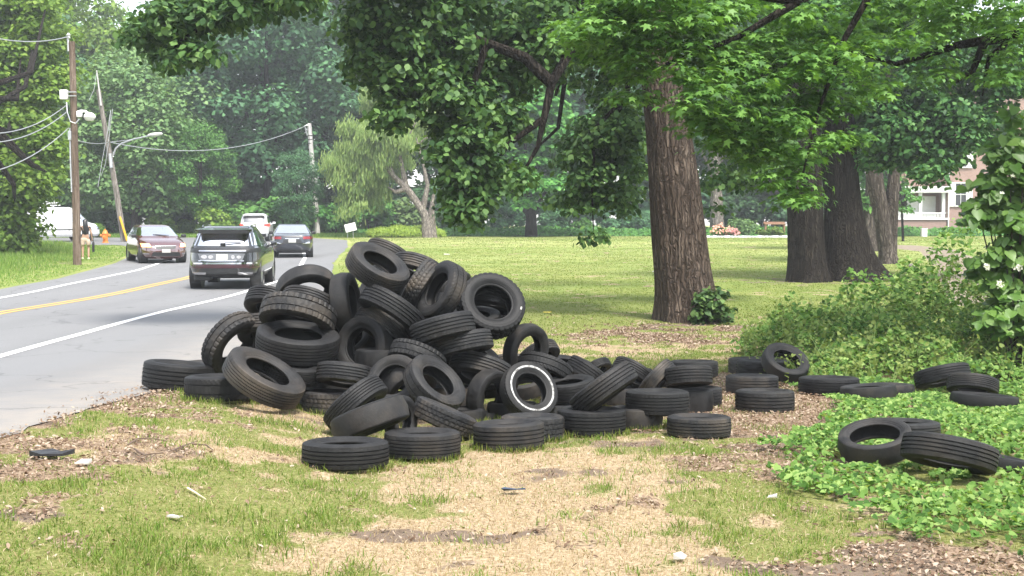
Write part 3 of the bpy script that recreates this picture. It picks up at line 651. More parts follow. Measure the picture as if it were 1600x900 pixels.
# ================================================================ TWO DARK TRUNKS AND OTHERS ON THE RIGHT
def solo(name, base, pts, rad, bark, label, clumps=None, nl=0, leaf=.08, mat=None, shape='round', seed=1, crr=(.4, .8), flare=.25, ridge=.05, cat='tree', dj=1.2, group=None):
    g = G(*base); Y = g.y; e = empty(name, g); tag(e, label, cat, group); k = Y / FPX
    trunk_mesh('trunk', [atY(px, py, Y) - g for px, py in pts], [r * k for r in rad], bark, e, 64, ridge, flare, seed, 9, 17)
    if clumps:
        rs = np.random.RandomState(seed); C, _ = clumps_px(rs, [(a, b, r, Y + dd, n) for a, b, r, dd, n in clumps], dj)
        P, N, _ = clump_pts(rs, C - np.array(g), rs.uniform(*crr, len(C)), nl, .75, .45, .4)
        foliage('crown', rs, P, N, leaf * rs.uniform(.65, 1.3, len(P)), shape, mat, .6, .3, parent=e)
        sg = []
        for j in range(8):
            c = Vector(C[j * 7 % len(C)]) - g; p0 = atY(*pts[-2], Y) - g; sg.append(([p0, (p0 + c) / 2 + Vector((0, 0, .4)), c], [.16, .09, .02]))
        limbs_np(sg, 6).build('limbs', bark, e, smooth=True)
    return e
solo('dark_trunk_tree', (1262, 440), [(1262, 442), (1260, 400), (1258, 330), (1256, 250), (1254, 100), (1250, -100)], [29, 27, 27, 26, 24, 16], B_DARK, "dark nearly black trunk half hidden by hanging maple leaves, left of its wider twin",
     [(1180, 120, 70, 2, 20), (1240, 40, 80, 0, 30), (1300, 60, 60, 0, 20), (1180, 210, 40, 3, 10), (1250, -80, 120, 0, 30)], 9000, .10, L_LINDEN, 'round', 41)
solo('dark_trunk_tree', (1328, 438), [(1330, 440), (1325, 400), (1318, 330), (1312, 260), (1308, 100), (1300, -100)], [42, 34, 28, 26, 24, 16], B_DARK, "wide dark flaring trunk right of the nearly black one",
     [(1350, 170, 50, 0, 26), (1380, 230, 40, 0, 20), (1420, 200, 50, 0, 28), (1460, 180, 36, 0, 16), (1450, 250, 34, 0, 14), (1400, 120, 70, 0, 34), (1480, 110, 70, 0, 34), (1560, 110, 50, 0, 20), (1590, 70, 60, 0, 16), (1500, 190, 34, 0, 17), (1530, 215, 26, 0, 9), (1470, 250, 24, 0, 7), (1545, 165, 36, 0, 16), (1440, 225, 24, 0, 8), (1500, 245, 20, 0, 4), (1570, 140, 40, 0, 14), (1455, 275, 16, 0, 3), (1400, 20, 90, 0, 30), (1530, 20, 80, 0, 24), (1345, 270, 14, 0, 3), (1400, -100, 160, 0, 40)], 30000, .085, L_LINDEN, 'round', 42, flare=.38)
solo('forked_trunk_tree', (1386, 412), [(1388, 414), (1385, 390), (1376, 330), (1366, 280), (1360, 200), (1350, 60)], [15, 12, 12, 13, 10, 6], B_GREY, "grey slender trunk forking low beside the brick house lawn", [(1380, 100, 80, 0, 30), (1370, 30, 80, 0, 20), (1430, 250, 20, 3, 5)], 7000, .11, L_MID, 'round', 43)
f2 = [q for q in COL.objects if q.name.startswith('forked_trunk_tree')][0]; Y_ = f2.location.y; kk = Y_ / FPX
trunk_mesh('trunk', [atY(a_, b_, Y_ + .1) - f2.location for a_, b_ in [(1392, 414), (1393, 370), (1394, 310), (1398, 260), (1402, 120)]], [9 * kk, 9 * kk, 10 * kk, 8 * kk, 5 * kk], B_GREY, f2, 40, .05, .1, 4, 8)
solo('slim_tree', (1120, 368), [(1122, 372), (1120, 340), (1118, 280), (1115, 200)], [12, 10, 9, 7], B_PALE, "pale straight trunk standing behind the pink flowers", [(1120, 180, 60, 0, 24)], 5000, .2, L_DARK, 'round', 44, (1, 1.6))
solo('slim_tree', (1216, 366), [(1216, 372), (1215, 340), (1213, 280), (1212, 200)], [11, 9, 9, 7], B_GREY, "dim grey trunk directly behind the brown bench", [(1215, 180, 60, 0, 24)], 5000, .2, L_DARK, 'round', 45, (1, 1.6))
solo('wide_trunk_tree', (1362, 392), [(1362, 396), (1362, 370), (1364, 330), (1366, 280), (1366, 150)], [17, 15, 14, 13, 10], B_GREY, "greyish trunk with reddish ivy behind the forked one", [(1360, 110, 90, 0, 30), (1350, 320, 12, 0, 3)], 7000, .14, L_MID, 'round', 46, (.7, 1.2))
solo('sapling', (1411, 377), [(1411, 378), (1410, 350), (1409, 320), (1411, 300)], [2.2, 1.8, 1.3, .6], B_DARK, "thin young tree with a loose little crown in front of the white porch", [(1405, 318, 20, 0, 12), (1425, 305, 16, 0, 7), (1400, 295, 16, 0, 6)], 900, .10, L_MID, 'round', 47, (.25, .5), flare=0)

# ================================================================ HOUSE, POLES AND WIRES
def brick_mat():
    t = NT('brick_red'); co = t.co(); b = t.n('ShaderNodeTexBrick'); b.inputs['Scale'].default_value = 1.0
    b.inputs['Brick Width'].default_value = .22; b.inputs['Row Height'].default_value = .075; b.inputs['Mortar Size'].default_value = .010
    b.inputs['Color1'].default_value = (.27, .155, .13, 1); b.inputs['Color2'].default_value = (.34, .21, .18, 1); b.inputs['Mortar'].default_value = (.40, .31, .27, 1)
    sx = t.n('ShaderNodeSeparateXYZ'); t.l(co, sx.inputs[0]); cx = t.n('ShaderNodeCombineXYZ'); t.l(t.math('ADD', sx.outputs[0], sx.outputs[1]), cx.inputs[0]); t.l(sx.outputs[2], cx.inputs[1]); t.l(cx.outputs[0], b.inputs['Vector'])
    t.base(t.mix(t.math('MULTIPLY', t.noise(1.2, 4, .6, co), .4), b.outputs['Color'], (.30, .20, .175))); t.set(Roughness=.9); return t.m
M_WHITE = plain('white_trim', (.74, .74, .72), .5, .05, 3); M_BRICK = brick_mat(); M_SLATE = plain('slate', (.10, .10, .105), .8, .3, 4); M_GLASSD = plain('window_glass', (.03, .035, .04), .08, .2, 1)
M_STEEL = plain('galvanised_steel', (.48, .49, .50), .42, .12, 8, metal=.7); M_BLACK = plain('black_rubber', (.02, .02, .021), .6, .3, 8)
def house():
    Y = 104.0; x0 = (1398 - 800) / FPX * Y; z = float(ground_h(x0, Y)); e = empty('brick_house', (x0, Y, z)); k = Y / FPX
    tag(e, "red brick house with white porch and white shuttered windows beyond the lawn at the right", 'house')
    X = lambda px: (px - 800) / FPX * Y - x0
    Zf = lambda py: CAM_H + (352 - py) / FPX * Y - z
    w1 = X(1478)                                   # porch wing left of here, main block right
    MB().box((w1 + 6.5, 4.0, 5.9), (13, 8, 12.4)).build('wall', M_BRICK, e)
    MB().box((w1 / 2 - .05, 5.2, 5.7), (w1 + .1, 6.4, 12.0)).build('wing_wall', M_BRICK, e)
    MB().box((w1 / 2 - .1, 1.0, Zf(344) / 2 - .15), (w1 + .4, 2.0, Zf(344) + .3)).build('porch_base', M_BRICK, e)
    p = MB()
    p.box((w1 / 2 - .1, 1.0, Zf(343) + .06), (w1 + .6, 2.2, .16))
    p.box((w1 / 2 - .1, .12, Zf(333)), (w1 + .3, .08, .1)); p.box((w1 / 2 - .1, 1.0, Zf(300) + .2), (w1 + .6, 2.3, .5))
    p.build('porch_deck', M_WHITE, e)
    r = MB()
    n = 34
    for i in range(n): r.box((.05 + (w1 - .3) * i / (n - 1), .12, (Zf(343) + Zf(333)) / 2 + .06), (.05, .05, Zf(333) - Zf(343)))
    r.build('railing', M_WHITE, e)
    for xx in (.1, w1 * .5, w1 - .2): MB().box((xx, .25, (Zf(343) + Zf(300)) / 2), (.26, .26, Zf(300) - Zf(343)), bev=.02).build('porch_post', M_WHITE, e)
    MB().box((w1 * .5, 1.92, (Zf(340) + Zf(306)) / 2), (w1 * .86, .14, Zf(306) - Zf(340))).build('porch_siding', M_WHITE, e)
    def window(cx, z0, z1, wd, y=-.02):
        f = MB(); t = .09; zc = (z0 + z1) / 2
        for sx in (-1, 1): f.box((cx + sx * wd / 2, y, zc), (t, .10, z1 - z0))
        f.box((cx, y, z0), (wd + t, .14, t)); f.box((cx, y, z1), (wd + t, .12, t)); f.box((cx, y - .01, zc), (wd, .06, .05)); f.box((cx, y - .01, zc), (.04, .06, z1 - z0))
        w_ = f.build('window', M_WHITE, e); MB().box((cx, y + .035, zc), (wd - .05, .02, z1 - z0 - .05)).build('pane', M_GLASSD, w_)
        for sx in (-1, 1):
            s_ = MB(); s_.box((cx + sx * (wd / 2 + .27), y - .03, zc), (.40, .05, z1 - z0 + .1))
            for q in range(14): s_.box((cx + sx * (wd / 2 + .27), y - .06, z0 + .1 + (z1 - z0 - .2) * q / 13), (.32, .03, .045))
            s_.build('shutter', M_WHITE, e)
    for cx, z0, z1 in ((w1 + 1.1, Zf(322), Zf(286)), (w1 + 4.4, Zf(322), Zf(286)), (w1 + 1.1, Zf(262), Zf(228)), (w1 + 4.4, Zf(262), Zf(228)), (w1 + 7.9, Zf(322), Zf(286)), (w1 + 7.9, Zf(262), Zf(228))): window(cx, z0, z1, .95, -.05)
    MB().box((w1 + 1.2, -.04, Zf(346)), (.5, .06, .35)).build('vent', M_GLASSD, e)
    MB().tube([(w1 + .12, -.08, -.1), (w1 + .12, -.08, 8.9)], .06, 8).build('downpipe', M_WHITE, e)
    zt = 12.1
    rf = MB(); rf.add([(-.6, -.6, zt), (w1 + 13.6, -.6, zt), (w1 + 13.6, 8.6, zt), (-.6, 8.6, zt), (3, 4, zt + 3.4), (w1 + 10, 4, zt + 3.4)], [(0, 1, 5, 4), (1, 2, 5), (2, 3, 4, 5), (3, 0, 4), (0, 3, 2, 1)])
    R = rf.build('roof', M_SLATE, e); MB().box((w1 + 5, 4, zt + 3.4), (1.1, .8, 2.4)).build('chimney', M_BRICK, R)
    return e
house()
g = G(1443, 363); u = MB(); u.box((0, 0, .28), (.42, .34, .6), bev=.03); u.box((0, 0, .60), (.48, .40, .06), bev=.02); o = u.build('utility_box', M_WHITE, loc=onG(g.x, 96)); o.location.x = (1443 - 800) / FPX * 96; o.location.z = float(ground_h(o.location.x, 96)); tag(o, "small white utility box on the grass before the brick house", 'utility box')
M_POLE = bark_mat('pole_wood', (.16, .115, .085), (.27, .215, .17), 16, .8, .5, crack=False); M_POLEG = bark_mat('pole_weathered', (.20, .175, .15), (.36, .33, .30), 16, .8, .4, crack=False); M_POLEW = bark_mat('pole_pale', (.50, .48, .46), (.72, .70, .67), 16, .8, .3, crack=False)
M_YEL = plain('yellow_guard', (.72, .40, .02), .5, .1); M_CER = plain('ceramic', (.5, .5, .52), .3, .1)
def pole(name, base, top, w0, w1, mat, label, Y=None):
    g = G(*base)
    if Y: g = onG((base[0] - 800) / FPX * Y, Y)
    e = empty(name, g); tag(e, label, 'utility pole', 'utility poles along the road'); k = g.y / FPX
    W = lambda px, py, dd=0: atY(px, py, g.y + dd) - g
    t = W(*top); mb = MB(); mb.tube([Vector((0, 0, -.5)), t * .33, t * .66, t], [w0 * k, (w0 * .7 + w1 * .3) * k, (w0 * .35 + w1 * .65) * k, w1 * k], 20); mb.build('shaft', mat, e, smooth=True)
    return e, W, k
p1, W1, k1 = pole('utility_pole', (121, 414), (112.5, 65), 6.5, 4.6, M_POLE, "tall brown wooden pole on the left verge carrying a white box and small lamp")
MB().box(W1(100, 148, -.1), (12 * k1, .2, 15 * k1), bev=.03).build('meter_box', M_WHITE, p1)
b = MB(); b.tube([W1(107, 80), W1(106, 58)], .04, 8); b.lathe([(.0, 0), (.07, .02), (.05, .08), (.08, .12), (.03, .2)], 12, Matrix.Translation(W1(107, 60))); b.build('insulator', M_CER, p1)
l = MB(); l.tube([W1(118, 176), W1(126, 174), W1(133, 174), W1(139, 178)], [.05, .06, .05, .05], 8); l.lathe([(.08, .1), (.2, .02), (.22, -.08), (.14, -.2), (.0, -.22)], 16, Matrix.Translation(W1(140, 180, -.1))); l.box(W1(124, 179, -.1), (.2, .15, .2), bev=.03); l.build('lamp', M_WHITE, p1, smooth=True)
c = MB()
for py in (144, 150): c.tube([W1(105, py, -.12), W1(119, py, -.2)], .025, 6)
c.tube([W1(104, 160, -.2), W1(105, 175, -.3), W1(110, 190, -.3), W1(118, 193, -.3), W1(124, 186, -.2)], .022, 6); c.tube([W1(109, 200, -.1), W1(110, 250, -.15), W1(112, 300, -.15)], .03, 6); c.box(W1(109, 212, -.15), (.12, .12, .35), bev=.02); c.build('cable', M_STEEL, p1)
p2, W2, k2 = pole('utility_pole', (196, 379), (153.5, 140), 4.8, 3.4, M_POLEG, "leaning grey pole with yellow guard at its foot and a long arm street light", 78)
u = MB(); u.tube([W2(158, 165, -.2), W2(151, 110, -.2)], [.06, .035], 8); u.build('top_pin', M_POLEW, p2)
yg = MB(); yg.box((0, 0, 0), (.16, .10, 1.55), bev=.03); go = yg.build('guy_guard', M_YEL, p2); a_, b_ = W2(198, 374, -.32), W2(188, 341, -.3); go.location = (a_ + b_) / 2; go.rotation_mode = 'QUATERNION'; go.rotation_quaternion = (b_ - a_).to_track_quat('Z', 'Y')
arm = MB(); arm.tube([W2(177, 242, -.2), W2(181, 232, -.25), W2(190, 224, -.3), W2(210, 217, -.4), W2(234, 212, -.5)], [.06, .055, .05, .045, .04], 8); arm.tube([W2(172, 222, -.2), W2(200, 219, -.35), W2(232, 212, -.5)], .02, 6); ao = arm.build('lamp_arm', M_STEEL, p2, smooth=True)
h = MB(); h.lathe([(.0, -.5), (.12, -.42), (.19, -.15), (.2, .1), (.12, .38), (.0, .44)], 16, Matrix.Translation(W2(243, 210, -.5)) @ Matrix.Rotation(R_(84), 4, 'Y') @ Matrix.Scale(.55, 4, (1, 0, 0))); h.build('lamp_head', M_WHITE, ao, smooth=True)
h = MB(); h.tube([W2(172, 240, -.2), W2(174, 262, -.25)], .10, 8); h.build('transformer_tube', M_STEEL, p2)
gw = MB()
for q in ([(173, 172), (168, 205), (160, 250), (153, 292)], [(176, 170), (171, 210), (165, 255), (158, 275)], [(151, 114), (147, 140), (139, 157)]): gw.tube([W2(a, b, -.3) for a, b in q], .018, 5)
gw.tube([W2(170, 205, -.25), W2(173, 172, -.3)], .03, 6); gw.build('guy_wires', M_STEEL, p2)
p3, W3, k3 = pole('utility_pole', (497, 367), (483, 193), 4.8, 3.4, M_POLEW, "pale whitish pole right of the dark sedan with dark bands near its top", 98)
bd = MB()
for py in (212, 218, 224): bd.lathe([(3.9 * k3, -.03), (4.1 * k3, 0), (3.9 * k3, .03)], 16, Matrix.Translation(W3(484.6, py)))
bd.build('band', M_BLACK, p3)
br = MB(); br.tube([W3(484, 194, -.1), W3(476, 197, -.3), W3(480, 212, -.2)], .05, 6); br.build('bracket', M_STEEL, p3)
p4, W4, k4 = pole('utility_pole', (62, 366), (57, 152), 3.0, 2.4, M_POLE, "thin dark pole top poking out of the foliage at far left", 80)
def wire(pts, label, rad=.016, sag=None):
    V = [Vector(p) for p in pts]; o = MB().tube(V, rad, 5).build('overhead_wire', M_STEEL); tag(o, label, 'wire', 'overhead wires'); return o
def sagw(a, b, s, n=14):
    return [a.lerp(b, i / n) - Vector((0, 0, s * 4 * (i / n) * (1 - i / n))) for i in range(n + 1)]
A1 = Vector(p1.location); A2 = Vector(p2.location); A3 = Vector(p3.location)
wire(sagw(at(-90, 34, 36), A1 + W1(107, 57), .35), "topmost wire from the left edge to the tip of the tall brown pole", .018)
wire(sagw(at(-90, 197, 36), A1 + W1(103, 165, -.2), .55), "upper of the two slack wires meeting the tall brown pole below its white box", .018)
wire(sagw(at(-90, 214, 36), A1 + W1(104, 175, -.2), .55), "lower of the two slack wires meeting the tall brown pole below its white box", .018)
wire(sagw(at(-90, 276, 36), A1 + W1(107, 200, -.2), .5), "lowest wire rising steeply to the tall brown pole across the left tree", .018)
wire(sagw(A1 + W1(122, 220), A2 + W2(170, 222), .1), "short wire between the tall brown pole and the leaning pole", .02)
wire(sagw(A2 + W2(170, 222), A3 + W3(477, 197, -.3), 1.1), "long wire swooping across the road from the leaning pole to the pale pole", .028)

# ================================================================ TYRES
# one tyre mesh per tread kind, unit outer radius, width TW, revolved about local z
TW = 0.62
def tyre_mesh(name, kind, seg=144):
    thin = kind == 'thin'
    if thin: kind = 'bald'
    h = TW / 2
    # (radius, z, tag) tag: 0 plain, 1 groove floor, 2 rib face, 3 shoulder
    prof = []
    # inside cavity first (from bead to bead), then the outer side
    cav = [(.665, -h * .55), (.70, -h * .66), (.80, -h * .80), (.88, -h * .74), (.925, -h * .4), (.93, 0), (.925, h * .4), (.88, h * .74), (.80, h * .80), (.70, h * .66), (.665, h * .55)]
    out = [(.640, h * .56), (.638, h * .66), (.652, h * .71), (.670, h * .72), (.690, h * .77), (.715, h * .86), (.735, h * .89), (.738, h * .915), (.76, h * .955),
           (.80, h * 1.0), (.84, h * .995), (.868, h * .975), (.872, h * .982), (.885, h * .975), (.90, h * .955), (.925, h * .92), (.942, h * .885)]
    b0 = .655 if thin else .565                 # bead radius; low profile tyres have a bigger hole
    sq = lambda r: r if r > .93 else .93 - (.93 - r) * (.93 - b0) / (.93 - .638)
    cav = [(sq(r), z) for r, z in cav]; out = [(sq(r), z) for r, z in out]
    P = [(r, z, 0) for r, z in cav] + [(r, z, 0) for r, z in out]
    hw = h * .82
    g = .040
    if kind == 'bald': grooves = []
    elif kind == 'ribs': grooves = [-.56, -.19, .19, .56]
    elif kind == 'fine': grooves = [-.62, -.3, 0, .3, .62]
    else: grooves = [-.5, 0, .5] if kind == 'block' else [-.45, .45]
    gw = .066 if kind != 'fine' else .046
    cr_ = .045 if kind == 'bald' else .018
    def crown(u): return 1 - cr_ * abs(u) ** 2.6
    us = [(1.0, 3)]
    def seg_pts(a, b, n):
        return [(a + (b - a) * i / n, 2) for i in range(n + 1)]
    edges = [1.0] + sum([[gv + gw, gv - gw] for gv in sorted(grooves, reverse=True)], []) + [-1.0]
    tread = []
    for i in range(0, len(edges), 2):
        a, b = edges[i], edges[i + 1]
        n = 3 if kind in ('block', 'knob', 'herring') else 2
        for q in seg_pts(a, b, n): tread.append(q)
        if i + 2 < len(edges):
            tread.append((b - .012, 1)); tread.append((edges[i + 2] + .012, 1))
    P.append((.99 - cr_ - .008, hw + .014, 3))
    for u, tg in tread: P.append((crown(u) - (g if tg == 1 else 0), u * hw, tg))
    P.append((.99 - cr_ - .008, -hw - .014, 3))
    P += [(r, -z, 0) for r, z in reversed(out)]
    P = np.array(P); n = len(P)
    ang = np.arange(seg) * 2 * math.pi / seg
    rr = np.repeat(P[:, 0][None], seg, 0); zz = np.repeat(P[:, 1][None], seg, 0); tg = P[:, 2]
    rs = np.random.RandomState(3)
    for k in range(n):
        u = P[k, 1] / hw
        if tg[k] in (2, 3) and kind in ('block', 'knob', 'herring', 'fine', 'ribs'):
            if kind == 'block': m = (((np.arange(seg) + int(round(abs(u) * 3))) % 4) == 0)
            elif kind == 'knob': m = (((np.arange(seg) + (2 if u > 0 else 0)) % 4) < 1) & (abs(u) > .2) | ((((np.arange(seg) + int(round(u * 6))) % 6) == 0) & (abs(u) <= .5))
            elif kind == 'herring': m = ((np.arange(seg) + int(round(abs(u) * 7))) % 3) == 0
            else: m = ((np.arange(seg) % 3) == 0) & (abs(u) > .70 if kind == 'ribs' else abs(u) > .66)
            rr[m, k] -= (.026 if kind in ('block', 'knob') else .018 if kind == 'herring' else .012)
        elif tg[k] == 0 and k > 11: 
            pass
    if kind in ('knob', 'block'):         # shoulder lugs reach down the sidewall
        for k in range(n):
            if tg[k] == 0 and .89 < P[k, 0] < .96:
                m = (np.arange(seg) % 4) == 0; zz[m, k] *= .965; rr[m, k] -= .006
    V = np.stack([rr * np.cos(ang)[:, None], rr * np.sin(ang)[:, None], zz], -1).reshape(-1, 3)
    # raised ridges and block lettering-like mould marks stay subtle: noise in the material does the rest
    i = np.arange(seg)[:, None]; k = np.arange(n)[None]; i2 = (i + 1) % seg; k2 = (k + 1) % n
    F = np.stack([(i * n + k), (i2 * n + k), (i2 * n + k2), (i * n + k2)], -1).reshape(-1, 4)
    F = F[:, ::-1]
    tr = np.tile((tg > 0).astype(float), seg)
    me = mesh_np(name, V, F, smooth=True, attr={'tread': tr})
    me.set_sharp_from_angle(angle=R_(32))
    return me
def tyre_material():
    t = NT('tyre_rubber')
    co = t.co(); oi = t.n('ShaderNodeObjectInfo')
    mp = t.n('ShaderNodeVectorMath'); mp.operation = 'MULTIPLY_ADD'
    t.l(co, mp.inputs[0]); mp.inputs[1].default_value = (1, 1, 1)
    rv = t.n('ShaderNodeCombineXYZ'); rm = t.math('MULTIPLY', oi.outputs['Random'], 37.0)
    for i in range(3): t.l(rm, rv.inputs[i])
    t.l(rv.outputs[0], mp.inputs[2]); c = mp.outputs[0]
    n1 = t.noise(3.2, 6, .65, c); n2 = t.noise(18, 4, .6, c); n3 = t.noise(1.3, 3, .5, c)
    grey = t.ramp(n1, [(.3, (.009, .009, .0098)), (.7, (.026, .0258, .0262))])
    dust = t.ramp(n3, [(.45, (0, 0, 0)), (.75, (1, 1, 1))])
    tr = t.attr('tread')
    dm = t.math('MULTIPLY', t.math('MULTIPLY_ADD', tr, .55, .45), dust)
    dm = t.math('MULTIPLY', dm, t.math('MAXIMUM', t.math('MULTIPLY_ADD', oi.outputs['Random'], 1.2, -.2), .04))
    dm = t.math('MULTIPLY', dm, t.math('MULTIPLY_ADD', n2, 1.2, .1))
    col = t.mix(dm, grey, (.105, .085, .064))
    sc = t.ramp(n2, [(.60, (0, 0, 0)), (.78, (1, 1, 1))])
    col = t.mix(t.math('MULTIPLY', sc, .25), col, (.08, .077, .073))
    # per tyre lightness
    br = t.n('ShaderNodeHueSaturation'); t.l(col, br.inputs['Color'])
    t.l(t.math('MULTIPLY_ADD', oi.outputs['Random'], .6, .72), br.inputs['Value'])
    t.base(br.outputs[0])
    rg = t.math('MULTIPLY_ADD', n1, .5, .34); t.l(rg, t.b.inputs['Roughness'])
    t.b.inputs['Specular IOR Level'].default_value = .26
    # fine moulded rings on the sidewall
    sx = t.n('ShaderNodeSeparateXYZ'); t.l(co, sx.inputs[0])
    r2 = t.math('SQRT', t.math('ADD', t.math('POWER', sx.outputs[0], 2.0), t.math('POWER', sx.outputs[1], 2.0)))
    ring = t.math('SINE', t.math('MULTIPLY', r2, 150.0))
    ring = t.math('MULTIPLY', ring, t.math('SUBTRACT', 1.0, tr))
    hgt = t.math('ADD', t.math('MULTIPLY', ring, .2), t.math('ADD', n2, t.math('MULTIPLY', t.noise(90, 3, .6, c), .35)))
    t.bump(hgt, .35, .006)
    return t.m
M_TYRE = tyre_material()
TYRE = {k: tyre_mesh('tyre_' + k, k) for k in ('ribs', 'fine', 'block', 'knob', 'herring', 'bald', 'thin')}
for me_ in TYRE.values(): me_.materials.append(M_TYRE)
